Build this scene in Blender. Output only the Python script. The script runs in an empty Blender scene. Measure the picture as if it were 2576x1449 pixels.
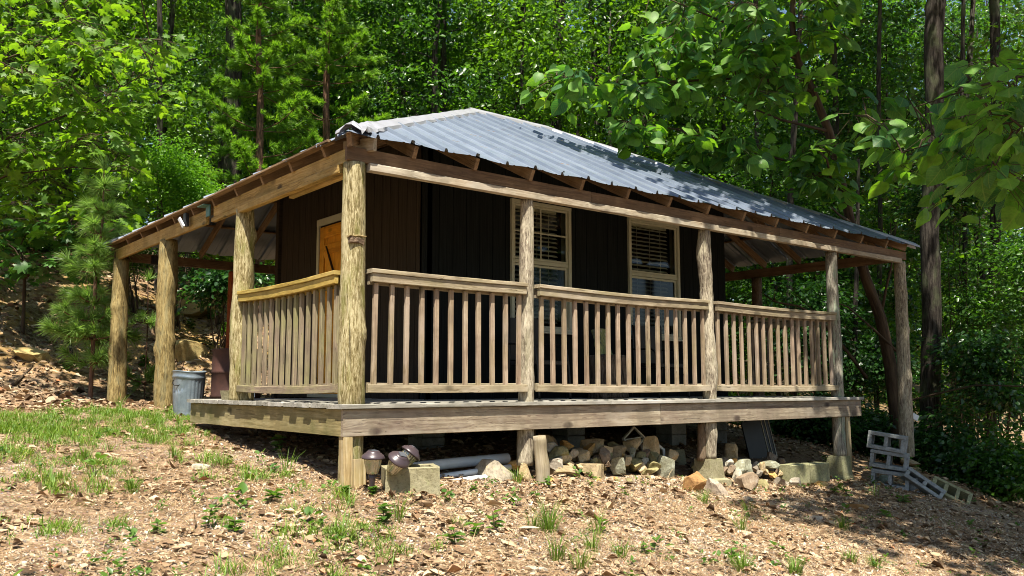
import bpy, math, random
import numpy as np
from mathutils import Vector, Matrix, noise as mnoise
R = math.radians
rng = np.random.default_rng(7)
random.seed(7)
scene = bpy.context.scene
col = scene.collection

# ------------------------------------------------------------------ camera
CAM = np.array([-3.505, -6.624, 0.150])
PITCH = math.atan(247/2207.); HEAD = R(51.33); FPX = 2207.
Fv = np.array([math.cos(HEAD)*math.cos(PITCH), math.sin(HEAD)*math.cos(PITCH), math.sin(PITCH)])
Rv = np.array([math.sin(HEAD), -math.cos(HEAD), 0.0]); Uv = np.cross(Rv, Fv)
cd = bpy.data.cameras.new('camera'); cam = bpy.data.objects.new('camera', cd); col.objects.link(cam)
cd.sensor_width = 36; cd.lens = 36*2207/2576.; cd.clip_start = .05; cd.clip_end = 600
cam.matrix_world = Matrix(((Rv[0], Uv[0], -Fv[0], CAM[0]), (Rv[1], Uv[1], -Fv[1], CAM[1]), (Rv[2], Uv[2], -Fv[2], CAM[2]), (0, 0, 0, 1)))
scene.camera = cam
def at(u, v, d):            # a point of the place: photo column, photo row, metres away
    return CAM + (Fv + Rv*(u-1288)/FPX + Uv*(724.5-v)/FPX)*d

# ------------------------------------------------------------------ light
SUN_EL, SUN_AZ = R(64), R(38)       # azimuth turned from -y towards -x
sdir = np.array([-math.sin(SUN_AZ)*math.cos(SUN_EL), -math.cos(SUN_AZ)*math.cos(SUN_EL), math.sin(SUN_EL)])
w = bpy.data.worlds.new('World'); scene.world = w; w.use_nodes = True
nt = w.node_tree; bg = nt.nodes['Background']; sk = nt.nodes.new('ShaderNodeTexSky')
sk.sky_type = 'NISHITA'; sk.sun_disc = False; sk.sun_elevation = SUN_EL
sk.sun_rotation = math.atan2(sdir[0], sdir[1]); sk.air_density = 1.0; sk.dust_density = 1.0
nt.links.new(sk.outputs[0], bg.inputs[0]); bg.inputs[1].default_value = .065
sd = bpy.data.lights.new('sun', 'SUN'); sd.energy = 5.0; sd.angle = R(.55); sd.color = (1, .94, .80)
so = bpy.data.objects.new('sun', sd); col.objects.link(so)
so.rotation_euler = Vector(sdir).to_track_quat('Z', 'Y').to_euler()
scene.view_settings.view_transform = 'Standard'; scene.view_settings.look = 'None'
scene.view_settings.exposure = 1.35; scene.view_settings.gamma = 1
scene.cycles.filter_width = 1.0; scene.cycles.max_bounces = 8; scene.cycles.diffuse_bounces = 3; scene.cycles.transmission_bounces = 4
scene.cycles.transparent_max_bounces = 8; scene.cycles.glossy_bounces = 3
scene.cycles.caustics_reflective = False; scene.cycles.caustics_refractive = False

# ------------------------------------------------------------------ node helper
class NT:
    def __init__(s, name):
        s.m = bpy.data.materials.new(name); s.m.use_nodes = True; s.t = s.m.node_tree
        s.t.nodes.clear(); s.out = s.t.nodes.new('ShaderNodeOutputMaterial')
    def n(s, kind, **kw):
        nd = s.t.nodes.new('ShaderNode'+kind)
        for k, v in kw.items():
            if k.startswith('_'): setattr(nd, k[1:], v)
            else:
                key = int(k[1:]) if k[0] == 'i' and k[1:].isdigit() else k.replace('__', ' ')
                if isinstance(v, bpy.types.NodeSocket): s.t.links.new(v, nd.inputs[key])
                else: nd.inputs[key].default_value = v
        return nd
    def l(s, a, b): s.t.links.new(a, b)
    def math(s, op, a, b=0.0, clamp=False):
        nd = s.t.nodes.new('ShaderNodeMath'); nd.operation = op; nd.use_clamp = clamp
        for i, v in enumerate((a, b)):
            if isinstance(v, bpy.types.NodeSocket): s.l(v, nd.inputs[i])
            else: nd.inputs[i].default_value = v
        return nd.outputs[0]
    def mix(s, f, a, b, mode='MIX'):
        nd = s.t.nodes.new('ShaderNodeMix'); nd.data_type = 'RGBA'; nd.blend_type = mode
        for k, v in ((0, f), (6, a), (7, b)):
            if isinstance(v, bpy.types.NodeSocket): s.l(v, nd.inputs[k])
            else: nd.inputs[k].default_value = v if k == 0 else (*v[:3], 1)
        return nd.outputs[2]
    def ramp(s, f, stops, interp='LINEAR'):
        nd = s.t.nodes.new('ShaderNodeValToRGB'); s.l(f, nd.inputs[0]); cr = nd.color_ramp; cr.interpolation = interp
        while len(cr.elements) < len(stops): cr.elements.new(.5)
        for e, (p, c) in zip(cr.elements, stops):
            e.position = p; e.color = (c, c, c, 1) if not isinstance(c, (tuple, list)) else (*c, 1)
        return nd.outputs[0]
    def noise(s, vec, scale, detail=4, rough=.55, dist=0):
        nd = s.n('TexNoise', Vector=vec, Scale=scale, Detail=detail, Roughness=rough, Distortion=dist); return nd.outputs[0]
    def mapv(s, vec, sc=(1, 1, 1), loc=(0, 0, 0)):
        return s.n('Mapping', Vector=vec, Scale=sc, Location=loc).outputs[0]
    def wc(s):
        nd = s.t.nodes.new('ShaderNodeAttribute'); nd.attribute_name = 'wc'; return nd.outputs['Vector']
    def obj(s): return s.n('TexCoord').outputs['Object']
    def geo(s): return s.t.nodes.new('ShaderNodeNewGeometry')
    def bump(s, h, strength=.3, dist=.01):
        return s.n('Bump', Strength=strength, Distance=dist, Height=h).outputs[0]
    def fin(s, colr, rough=.7, spec=.3, metal=0, nrm=None, **kw):
        p = s.n('BsdfPrincipled', Base__Color=colr if isinstance(colr, bpy.types.NodeSocket) else (*colr, 1), Roughness=rough, Metallic=metal)
        p.inputs['Specular IOR Level'].default_value = spec
        if nrm is not None: s.l(nrm, p.inputs['Normal'])
        s.l(p.outputs[0], s.out.inputs[0]); s.p = p; return s.m

def wood(name, dark, mid, light, stain=None, stain_amt=.5, knots=.6, rough=.75, gs=64, bump=.5):
    t = NT(name); v = t.wc()
    isl = t.n('NewGeometry').outputs['Random Per Island']
    warp = t.noise(t.mapv(v, (1.2, 5, 5)), 1.5, 3)
    v2 = t.n('VectorMath', _operation='ADD', i0=v, i1=t.n('CombineXYZ', Y=t.math('MULTIPLY', warp, .10), Z=t.math('MULTIPLY', warp, .10)).outputs[0]).outputs[0]
    g = t.noise(t.mapv(v2, (1.1, gs, gs)), 1, 5, .65)
    g2 = t.noise(t.mapv(v2, (.5, 12, 12)), 1, 3, .6)
    gg = t.math('ADD', t.math('MULTIPLY', g, .6), t.math('MULTIPLY', g2, .4))
    c = t.ramp(gg, [(.36, dark), (.50, mid), (.63, light)])
    vo = t.n('TexVoronoi', Vector=t.mapv(v, (1.9, 3.6, 3.6)), Scale=1.0, Randomness=1.0)
    kd = vo.outputs['Distance']
    k = t.ramp(kd, [(.07, 1.0), (.11, .75), (.16, 0.0)])
    k = t.math('MULTIPLY', k, knots)
    c = t.mix(k, c, tuple(x*.25 for x in dark))
    big = t.noise(v, 1.6, 5, .6)
    if stain: c = t.mix(t.ramp(big, [(.42, 0.0), (.66, stain_amt)]), c, stain)
    bl = t.noise(t.mapv(v, (4, 2, 2)), 1.3, 3)
    c = t.mix(t.ramp(bl, [(.35, .65), (.55, 0.0)]), c, tuple(x*.62 for x in mid))
    pat = t.noise(t.mapv(v, (1.3, 3, 3), (7, 3, 1)), 1, 4, .6); c = t.mix(t.ramp(pat, [(.52, 0.0), (.68, .6)]), c, (min(1, light[0]*.95), light[1]*.96, light[2]*1.03))
    spl = t.ramp(t.noise(t.mapv(v2, (.7, 90, 90)), 1, 2), [(.27, .8), (.33, 0.0)])
    c = t.mix(spl, c, tuple(x*.3 for x in dark))
    c = t.mix(1.0, c, t.ramp(isl, [(0, .78), (1, 1.12)]), 'MULTIPLY')
    return t.fin(c, rough, .25, nrm=t.bump(t.math('SUBTRACT', gg, spl), bump, .006))

def logmat(name, dark, mid, light, lichen, lich_amt=.4, fl=(.40, .52)):
    t = NT(name); v = t.wc()
    a = t.noise(t.mapv(v, (12, 42, 42)), 1, 6, .7, .4)
    b = t.noise(t.mapv(v, (1.6, 6, 6)), 1, 4)
    c = t.ramp(t.math('ADD', t.math('MULTIPLY', a, .7), t.math('MULTIPLY', b, .3)), [(.40, dark), (.49, mid), (.58, light)])
    fk = t.ramp(t.noise(t.mapv(v, (16, 75, 75), (3, 1, 7)), 1, 3, .6), [(fl[1]+.06, 0.0), (fl[1]+.14, .85)])
    c = t.mix(fk, c, tuple(min(1, x*1.35) for x in light))
    l = t.ramp(t.noise(t.mapv(v, (2.2, 7, 7), (9, 9, 2)), 1, 6, .7), [(.5, 0.0), (.62, lich_amt)])
    c = t.mix(l, c, lichen)
    kd = t.n('TexVoronoi', Vector=t.mapv(v, (3.2, 8, 8)), Scale=1.0).outputs['Distance']
    c = t.mix(t.ramp(kd, [(.05, .8), (.12, 0.0)]), c, tuple(x*.35 for x in dark))
    ck = t.ramp(t.noise(t.mapv(v, (.8, 45, 45), (1, 5, 2)), 1, 2), [(.28, .9), (.335, 0.0)])
    c = t.mix(ck, c, tuple(x*.3 for x in dark))
    return t.fin(c, .8, .2, nrm=t.bump(t.math('SUBTRACT', a, ck), .5, .012))

def leafmat(name, c0, c1, tr, trans=.4, rough=.42, spec=.5, hue=None, veins=False):
    t = NT(name); r = t.n('NewGeometry').outputs['Random Per Island']
    big = t.noise(t.obj(), .35, 2)
    f = t.math('ADD', t.math('MULTIPLY', r, .7), t.math('MULTIPLY', big, .3))
    st = [(.12, c0), (.8, c1)]
    if hue: st.append((.97, hue))
    c = t.ramp(f, st)
    if veins:
        sp = t.n('SeparateXYZ', Vector=t.wc()); ax_ = t.math('ABSOLUTE', sp.outputs[0])
        rib = t.ramp(ax_, [(.012, 1.0), (.03, 0.0)]); sv = t.math('FRACT', t.math('MULTIPLY', t.math('SUBTRACT', sp.outputs[1], t.math('MULTIPLY', ax_, .75)), 6.5))
        sd2 = t.ramp(sv, [(.0, .8), (.10, 0.0), (.90, 0.0), (1.0, .8)]); vv = t.math('MAXIMUM', rib, sd2)
        blot = t.ramp(t.noise(t.obj(), 7, 4, .7), [(.35, .72), (.65, 1.2)])
        c = t.mix(1.0, c, blot, 'MULTIPLY'); c = t.mix(t.math('MULTIPLY', vv, .5), c, (.22, .30, .08))
    p = t.n('BsdfPrincipled', Base__Color=c, Roughness=rough); p.inputs['Specular IOR Level'].default_value = spec
    tl = t.n('BsdfTranslucent', Color=t.mix(1.0, c, tr, 'MULTIPLY'))
    t.l(t.n('MixShader', Fac=trans, i1=p.outputs[0], i2=tl.outputs[0]).outputs[0], t.out.inputs[0])
    return t.m

def plain(name, c, rough=.6, spec=.4, metal=0, var=.15, scale=6, bump=.1):
    t = NT(name); nz = t.noise(t.obj(), scale, 6, .65)
    cc = t.ramp(nz, [(.3, tuple(x*(1-var) for x in c)), (.7, tuple(min(1, x*(1+var)) for x in c))])
    return t.fin(cc, rough, spec, metal, t.bump(nz, bump, .01))

def stonemat(name, c, c2, spot=(.5, .48, .42), lich=.3):
    t = NT(name); o = t.obj()
    a = t.noise(o, 7, 6, .6); b = t.noise(o, 45, 4, .7)
    cc = t.ramp(a, [(.33, c2), (.62, c)])
    cc = t.mix(t.ramp(b, [(.35, .55), (.5, 0.0)]), cc, tuple(x*.45 for x in c2))
    cc = t.mix(t.ramp(t.noise(o, 13, 5, .7), [(.55, 0.0), (.66, lich)]), cc, spot)
    return t.fin(cc, .85, .2, nrm=t.bump(t.math('ADD', a, t.math('MULTIPLY', b, .5)), .6, .02))

M = {}
M['rim'] = wood('weathered_rim_wood', (.11, .075, .055), (.29, .235, .17), (.43, .375, .285), (.17, .12, .10), .5, .95)
M['rim_left'] = wood('yellow_rim_wood', (.11, .085, .035), (.27, .215, .10), (.38, .32, .18), (.09, .09, .03), .85, .9)
M['deck'] = wood('deck_board_wood', (.14, .125, .105), (.34, .32, .28), (.50, .47, .42), (.22, .22, .18), .5, .4)
M['header'] = wood('brown_header_wood', (.06, .033, .018), (.15, .088, .046), (.22, .14, .078), (.08, .05, .032), .5, .9)
M['header_left'] = wood('golden_header_wood', (.14, .085, .025), (.37, .235, .07), (.50, .35, .145), (.17, .15, .05), .5, .9)
M['ledge'] = wood('pale_ledge_wood', (.17, .12, .09), (.36, .305, .225), (.50, .45, .355), (.28, .17, .09), .35, .8)
M['rail'] = wood('grey_rail_wood', (.15, .11, .07), (.33, .265, .18), (.46, .39, .29), (.20, .18, .08), .5, .9)
M['rail_left'] = wood('yellow_rail_wood', (.17, .10, .022), (.40, .27, .06), (.50, .37, .12), (.18, .17, .035), .5, .7)
M['bal'] = wood('baluster_wood', (.13, .085, .055), (.31, .225, .16), (.43, .34, .26), (.20, .18, .08), .5, .9, gs=50)
M['bal_left'] = wood('mossy_baluster_wood', (.10, .07, .05), (.25, .19, .14), (.33, .29, .15), (.18, .19, .06), .6, .8)
M['rafter'] = wood('rafter_wood', (.085, .050, .026), (.19, .118, .064), (.28, .19, .11), None, 0, .6)
M['purlin'] = wood('purlin_wood', (.09, .05, .03), (.18, .11, .06), (.25, .16, .09), None, 0, .4)
M['leg'] = wood('leg_wood', (.18, .12, .05), (.38, .28, .14), (.52, .43, .28), (.25, .24, .10), .5, .8)
M['board'] = wood('pale_board_wood', (.25, .2, .14), (.5, .42, .33), (.62, .55, .45), None, 0, .8)
M['log_corner'] = logmat('yellow_peeled_log', (.085, .062, .02), (.225, .18, .085), (.41, .355, .21), (.15, .15, .035), .65)
M['log_left'] = logmat('golden_peeled_log', (.08, .055, .02), (.20, .145, .055), (.30, .23, .10), (.16, .17, .11), .35, (.6, .66))
M['log_grey'] = logmat('grey_peeled_log', (.09, .065, .05), (.25, .21, .155), (.41, .36, .275), (.22, .21, .12), .35)
M['log_lichen'] = logmat('lichened_log', (.07, .058, .048), (.21, .185, .15), (.34, .31, .26), (.27, .33, .24), .75)
M['log_red'] = logmat('red_painted_log', (.12, .025, .012), (.28, .06, .02), (.36, .10, .03), (.22, .06, .02), .3, (.6, .7))
M['log_dark'] = logmat('dark_log', (.05, .03, .02), (.12, .08, .05), (.18, .13, .09), (.12, .12, .07), .3)
M['frame'] = plain('cream_trim_paint', (.46, .45, .34), .55, .4, var=.1)
M['door'] = wood('orange_stained_door', (.50, .19, .012), (.74, .32, .025), (.82, .42, .05), None, 0, .7, rough=.5, bump=.2)
M['black_metal'] = plain('black_metal', (.02, .02, .022), .4, .5, .3)
M['blind'] = plain('blind_slat', (.68, .66, .58), .6)
M['dark_inside'] = plain('dark_interior', (.02, .018, .016), .9)
M['concrete'] = stonemat('weathered_concrete', (.31, .28, .18), (.20, .175, .10), (.25, .25, .12), .5)
M['cmu'] = stonemat('grey_block', (.30, .32, .33), (.20, .21, .21), (.40, .42, .42), .35)
M['cmu_lichen'] = stonemat('lichened_block', (.29, .28, .17), (.19, .18, .095), (.35, .36, .16), .6)
M['pvc'] = plain('white_pvc', (.70, .72, .74), .35, .5, var=.08)
M['white'] = plain('white_plastic', (.68, .72, .78), .4, .5, var=.06)

def siding(name, c):
    t = NT(name); v = t.wc(); g = t.noise(t.mapv(v, (1.5, 60, 60)), 1, 4, .7)
    cc = t.ramp(g, [(.3, tuple(x*.6 for x in c)), (.7, tuple(x*1.3 for x in c))])
    return t.fin(cc, .9, .05, nrm=t.bump(g, .3, .005))
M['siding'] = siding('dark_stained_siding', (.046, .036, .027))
M['siding_front'] = siding('shaded_black_siding', (.014, .016, .016))  # same dark siding, with the front wall's shade put into its colour
t = NT('window_glass')
gl = t.n('BsdfGlossy', Color=(.9, .95, 1, 1), Roughness=.03); tr = t.n('BsdfTransparent', Color=(.85, .88, .80, 1))
fr = t.n('Fresnel', IOR=1.45)
t.l(t.n('MixShader', Fac=fr.outputs[0], i1=tr.outputs[0], i2=gl.outputs[0]).outputs[0], t.out.inputs[0]); M['glass'] = t.m
t = NT('darkened_window_glass')  # tint added to dim the blinds behind the lower panes; no insect screen
gl = t.n('BsdfGlossy', Color=(.8, .85, .9, 1), Roughness=.06); tr = t.n('BsdfTransparent', Color=(.42, .44, .42, 1)); fr = t.n('Fresnel', IOR=1.45)
t.l(t.n('MixShader', Fac=fr.outputs[0], i1=tr.outputs[0], i2=gl.outputs[0]).outputs[0], t.out.inputs[0]); M['dark_pane'] = t.m
t = NT('clear_ribbed_plastic')
gl = t.n('BsdfGlossy', Color=(1, .98, .9, 1), Roughness=.12); tr = t.n('BsdfTransparent', Color=(.72, .70, .58, 1)); df = t.n('BsdfDiffuse', Color=(.5, .47, .33, 1))
a = t.n('MixShader', Fac=.35, i1=tr.outputs[0], i2=df.outputs[0])
t.l(t.n('MixShader', Fac=.25, i1=a.outputs[0], i2=gl.outputs[0]).outputs[0], t.out.inputs[0]); M['lens'] = t.m
t = NT('grey_blue_roof_sheet'); v = t.wc()
a = t.noise(t.mapv(v, (2, 9, 9)), 1, 5, .6); b = t.noise(v, 1.1, 3)
isl = t.n('NewGeometry').outputs['Random Per Island']
c = t.ramp(t.math('ADD', t.math('MULTIPLY', a, .5), t.math('MULTIPLY', b, .5)), [(.3, (.12, .15, .205)), (.7, (.215, .25, .315))])
c = t.mix(1.0, c, t.ramp(isl, [(0, .88), (1, 1.05)]), 'MULTIPLY')
c = t.mix(t.ramp(t.noise(t.mapv(v, (1, 14, 14), (4, 2, 2)), 1, 5, .7), [(.56, 0.0), (.72, .45)]), c, (.13, .12, .12))
M['roof'] = t.fin(c, .42, .5, .25, t.bump(b, .12, .03))
M['cap'] = plain('pale_cap_sheet', (.30, .30, .335), .42, .5, .25, .12, 3)

# ------------------------------------------------------------------ objects
def tag(o, label=None, cat=None, group=None, kind=None):
    if label: o['label'] = label
    if cat: o['category'] = cat
    if group: o['group'] = group
    if kind: o['kind'] = kind
    return o
def empty(name, loc, label, cat, group=None):
    o = bpy.data.objects.new(name, None); col.objects.link(o); o.location = loc; o.empty_display_size = .1
    return tag(o, label, cat, group)
def mesh_np(name, verts, faces, mat, parent=None, loc=(0, 0, 0), wc=None, smooth=False, mats=None):
    """verts (n,3), faces (m,k) all of one size"""
    me = bpy.data.meshes.new(name); verts = np.asarray(verts, np.float32); faces = np.asarray(faces, np.int32)
    m, k = faces.shape
    me.vertices.add(len(verts)); me.vertices.foreach_set('co', verts.ravel())
    me.loops.add(m*k); me.loops.foreach_set('vertex_index', faces.ravel())
    me.polygons.add(m); me.polygons.foreach_set('loop_start', np.arange(0, m*k, k, dtype=np.int32))
    me.update(calc_edges=True)
    if smooth: me.polygons.foreach_set('use_smooth', np.ones(m, bool))
    if wc is not None:
        a = me.attributes.new('wc', 'FLOAT_VECTOR', 'POINT'); a.data.foreach_set('vector', np.asarray(wc, np.float32).ravel())
    me.materials.append(mat)
    o = bpy.data.objects.new(name, me); col.objects.link(o)
    if parent: o.parent = parent
    o.location = loc
    return o
class Geo:
    def __init__(s): s.v = []; s.f = []; s.w = []; s.sm = []
    def add(s, vs, fs, ws=None, smooth=False):
        b = len(s.v); s.v += [tuple(p) for p in vs]; s.w += [tuple(p) for p in (ws if ws is not None else vs)]
        s.f += [tuple(i+b for i in f) for f in fs]; s.sm += [smooth]*len(fs); return s
    def build(s, name, mat, parent=None, loc=(0, 0, 0), local=False):
        me = bpy.data.meshes.new(name); L = (0, 0, 0) if local else loc
        me.from_pydata([(a-L[0], b-L[1], c-L[2]) for a, b, c in s.v], [], s.f)
        a = me.attributes.new('wc', 'FLOAT_VECTOR', 'POINT'); a.data.foreach_set('vector', np.array(s.w, np.float32).ravel())
        me.polygons.foreach_set('use_smooth', s.sm); me.materials.append(mat); me.update()
        o = bpy.data.objects.new(name, me); col.objects.link(o); o.location = loc
        if parent: o.parent = parent
        return o
def beam(g, p0, p1, wd, ht, up=(0, 0, 1), n=None, rough=.0015, ch=.004, sag=0, tip0=0, tip1=0):
    """a sawn board from p0 to p1, wd across, ht along up; axis through its middle"""
    p0 = np.array(p0, float); p1 = np.array(p1, float); d = p1-p0; L = np.linalg.norm(d); d /= L
    up = np.array(up, float); s = np.cross(d, up); s /= np.linalg.norm(s); u = np.cross(s, d)
    n = n or max(1, int(L/.25)); a, b = wd/2, ht/2
    sec = [(-a+ch, -b), (a-ch, -b), (a, -b+ch), (a, b-ch), (a-ch, b), (-a+ch, b), (-a, b-ch), (-a, -b+ch)]
    off = np.array([random.uniform(0, 50) for _ in range(3)])
    vs, ws, fs = [], [], []
    for i in range(n+1):
        t = i/n; c = p0+d*L*t - np.array((0, 0, 1))*sag*4*t*(1-t)
        for q, (x, y) in enumerate(sec):
            along = L*t
            if i == 0: along += tip0*(y/ht+.5)
            if i == n: along -= tip1*(y/ht+.5)
            j = rough*(random.random()-.5)*2
            vs.append(p0+d*along - np.array((0, 0, 1))*sag*4*t*(1-t) + s*(x+j) + u*(y+j)); ws.append(off+np.array((along, x, y)))
    for i in range(n):
        for q in range(8):
            fs.append((i*8+q, i*8+(q+1) % 8, (i+1)*8+(q+1) % 8, (i+1)*8+q))
    fs.append(tuple(range(7, -1, -1))); fs.append(tuple(n*8+q for q in range(8)))
    g.add(vs, fs, ws); return g
def box(g, lo, hi, **k):
    lo = np.array(lo, float); hi = np.array(hi, float); c = (lo+hi)/2; s = hi-lo; ax = int(np.argmax(s))
    p0 = c.copy(); p1 = c.copy(); p0[ax] = lo[ax]; p1[ax] = hi[ax]
    if ax == 2: return beam(g, p0, p1, s[0], s[1], up=(0, 1, 0), **k)
    return beam(g, p0, p1, s[1-ax], s[2], **k)
def log(g, pts, radii, seg=18, step=.045, lump=.08, knots=4, seed=0, cap=True, twist=0):
    pts = [np.array(p, float) for p in pts]; d = [np.linalg.norm(pts[i+1]-pts[i]) for i in range(len(pts)-1)]
    L = sum(d); n = max(2, int(L/step)); cum = np.concatenate([[0], np.cumsum(d)])
    rs = random.Random(seed); off = np.array([rs.uniform(0, 50) for _ in range(3)])
    kn = [(rs.uniform(.05, .95)*L, rs.uniform(0, 6.28), rs.uniform(.10, .28), rs.uniform(.05, .09)) for _ in range(knots)]
    P = np.array(pts); vs, ws, fs = [], [], []
    prev = None
    for i in range(n+1):
        s = L*i/n
        c = np.array([np.interp(s, cum, P[:, k]) for k in range(3)]); r = np.interp(s, cum, radii)
        s2 = min(L, s+.05); s1 = max(0, s-.05)
        dd = np.array([np.interp(s2, cum, P[:, k])-np.interp(s1, cum, P[:, k]) for k in range(3)]); dd /= np.linalg.norm(dd)
        ref = np.array((1., 0, 0)) if prev is None else prev
        e1 = ref-dd*ref.dot(dd); e1 /= np.linalg.norm(e1); e2 = np.cross(dd, e1); prev = e1
        for q in range(seg):
            a = 2*math.pi*q/seg
            x, y = math.cos(a), math.sin(a)
            rr = r*(1+lump*mnoise.noise(Vector((x*1.1+off[0], y*1.1, s*1.8)))+lump*.6*mnoise.noise(Vector((x*3, y*3+off[1], s*6))))
            for (ks, ka, kh, kw) in kn:
                da = (a-ka+math.pi) % (2*math.pi)-math.pi; e = ((s-ks)/kw)**2+(da*r/kw)**2
                if e < 6: rr += r*kh*math.exp(-e)
            vs.append(c+(e1*x+e2*y)*rr); ws.append(off+np.array((s, a*r if 0 else x*r*1.6, y*r*1.6)))
    for i in range(n):
        for q in range(seg): fs.append((i*seg+q, i*seg+(q+1) % seg, (i+1)*seg+(q+1) % seg, (i+1)*seg+q))
    if cap: fs.append(tuple(range(seg-1, -1, -1))); fs.append(tuple(n*seg+q for q in range(seg)))
    b = len(g.v); g.add(vs, fs, ws, True)
    if cap: g.sm[-1] = False; g.sm[-2] = False
    return g
def tube(g, pts, radii, seg=8, step=.25): return log(g, pts, radii, seg, step, .05, 0, random.randint(0, 9999))
def lathe(g, prof, c=(0, 0, 0), seg=28, axis=None, wob=0):
    A = np.eye(3) if axis is None else axis
    vs, fs, ws = [], [], []; c = np.array(c, float)
    for (r, z) in prof:
        for q in range(seg):
            a = 2*math.pi*q/seg; rr = r*(1+wob*math.sin(q*math.pi))
            vs.append(c+A@np.array((math.cos(a)*rr, math.sin(a)*rr, z))); ws.append((z, math.cos(a)*r, math.sin(a)*r))
    for i in range(len(prof)-1):
        for q in range(seg): fs.append((i*seg+q, i*seg+(q+1) % seg, (i+1)*seg+(q+1) % seg, (i+1)*seg+q))
    g.add(vs, fs, ws, True); return g

# ------------------------------------------------------------------ terrain
CP = np.array([
 (-3.5, -6.6, -1.55), (-8, -8, -1.6), (-8, -3, -1.05), (-3, -2, -.98), (-1.2, -1.2, -.84), (-6, 1, -.55), (-3, 2, -.38), (-1, 1.5, -.53), (-.9, 3, -.38), (-3, 4.2, -.17), (-8, 4.5, -.2),
 (0, 0, -.71), (.0, .4, -.66), (0, 1.1, -.52), (0, 1.8, -.49), (0, 3.1, -.40), (-.1, 3.9, -.27), (0, 5, -.13), (0, 7.3, -.09), (-4, 7.5, -.02), (-9, 7.5, 0),
 (.7, -.3, -.75), (2, -.15, -.80), (3, 0, -.82), (3.9, 0, -.86), (4.8, -.2, -1.0), (5.5, -.2, -1.07), (6.5, -.1, -1.10), (7.7, -.03, -1.12), (9.4, .1, -1.07), (7.6, -.5, -1.16), (8.4, -1, -1.31), (9.6, -1, -1.42), (11.4, -.7, -1.78),
 (1.5, 2, -.52), (4, 1.5, -.66), (7, 1.5, -.80), (9.5, 2, -.75), (3, 4, -.3), (7, 4, -.4), (10, 5, -.45), (9.5, 8, -.15), (12, 4, -.9),
 (0, -2, -1.02), (2, -2, -1.12), (4.5, -2, -1.33), (6.5, -2.6, -1.55), (2, -5, -1.5), (6, -6, -1.9), (9, -4, -1.95), (12, -4, -2.2), (14, 0, -1.9), (16, -6, -2.4),
 (-10, 8.8, .05), (-4, 8.6, .05), (1, 8.6, .0), (6, 8.8, .0), (-10, 10.6, 1.3), (-4, 10.5, 1.2), (1, 10.5, 1.1), (5, 10.8, .9), (-10, 12, 2.35), (-4, 12, 2.3), (1, 12.2, 2.1), (6, 12.5, 1.7),
 (12, 10, -.3), (12, 14, .6), (18, 5, -1.2), (22, -2, -2), (20, 14, .2), (28, 8, -.8), (30, 20, 1.2), (10, 20, 3), (-5, 18, 3.6), (-12, 16, 3.4), (0, 28, 5.5), (15, 32, 4.5), (30, 40, 5), (-15, 35, 7), (40, 5, -1), (60, 60, 10), (0, 70, 14), (60, 0, -2), (-40, 30, 6), (-40, -20, -2), (20, -30, -4), (60, -40, -5), (-50, -60, -5), (120, 120, 16), (-100, 120, 18), (130, -100, -6), (-120, -100, -6)])
def _phi(r): return np.where(r > 1e-9, r*r*np.log(r+1e-9), 0)
_n = len(CP); _D = np.linalg.norm(CP[:, None, :2]-CP[None, :, :2], axis=2)
_A = np.zeros((_n+3, _n+3)); _A[:_n, :_n] = _phi(_D)+np.eye(_n)*.02; _A[:_n, _n] = 1; _A[:_n, _n+1:] = CP[:, :2]; _A[_n, :_n] = 1; _A[_n+1:, :_n] = CP[:, :2].T
_W = np.linalg.solve(_A, np.concatenate([CP[:, 2], [0, 0, 0]]))
PERM = [(rng.uniform(-1, 1, 2), rng.uniform(0, 6.28), s) for s in (.9, 1.4, 2.3, 3.9, 6.1, 9.7) for _ in range(3)]
def gz(x, y, fine=True):
    x = np.atleast_1d(np.asarray(x, float)); y = np.atleast_1d(np.asarray(y, float)); z = np.zeros_like(x)
    for i in range(0, len(x), 20000):
        sx, sy = x[i:i+20000], y[i:i+20000]
        r = np.sqrt((sx[:, None]-CP[:, 0])**2+(sy[:, None]-CP[:, 1])**2)
        z[i:i+20000] = _phi(r)@_W[:_n]+_W[_n]+_W[_n+1]*sx+_W[_n+2]*sy
    if fine:
        for (dv, ph, s) in PERM: z += .018/s**.8*np.sin((dv[0]*x+dv[1]*y)*s*1.6+ph)*np.cos((dv[1]*x-dv[0]*y)*s*1.3+ph*2)
        bk = np.exp(-((y-11)/1.6)**2)*(x < 9); z += bk*(.16*np.sin(x*2.1+y)+.09*np.sin(x*5.3-y*3))
    return z
def g1(x, y): return float(gz(x, y)[0])
def spacing(lo, hi, n0, n1, d0):
    a = list(np.arange(n0, n1, d0)); s = d0; v = n1
    while v < hi: a.append(v); s *= 1.16; v += s
    s = d0; v = n0-s
    while v > lo: a.insert(0, v); s *= 1.16; v -= s
    return np.array(a)
gx = spacing(-160, 200, -9, 14, .085); gy = spacing(-150, 200, -7, 13.5, .085)
GX, GY = np.meshgrid(gx, gy); zz = gz(GX.ravel(), GY.ravel())
nx, ny = len(gx), len(gy); idx = np.arange(nx*ny).reshape(ny, nx)
faces = np.stack([idx[:-1, :-1], idx[:-1, 1:], idx[1:, 1:], idx[1:, :-1]], -1).reshape(-1, 4)
t = NT('ground_soil'); o = t.obj()
n1 = t.noise(o, .7, 6, .6); n2 = t.noise(o, 9, 7, .7); n3 = t.noise(o, 60, 4, .7)
c = t.ramp(n2, [(.34, (.06, .036, .022)), (.45, (.20, .13, .08)), (.56, (.34, .24, .15)), (.68, (.52, .42, .30))])
c = t.mix(t.ramp(n1, [(.42, 0.0), (.6, .6)]), c, (.26, .155, .075))
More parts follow.
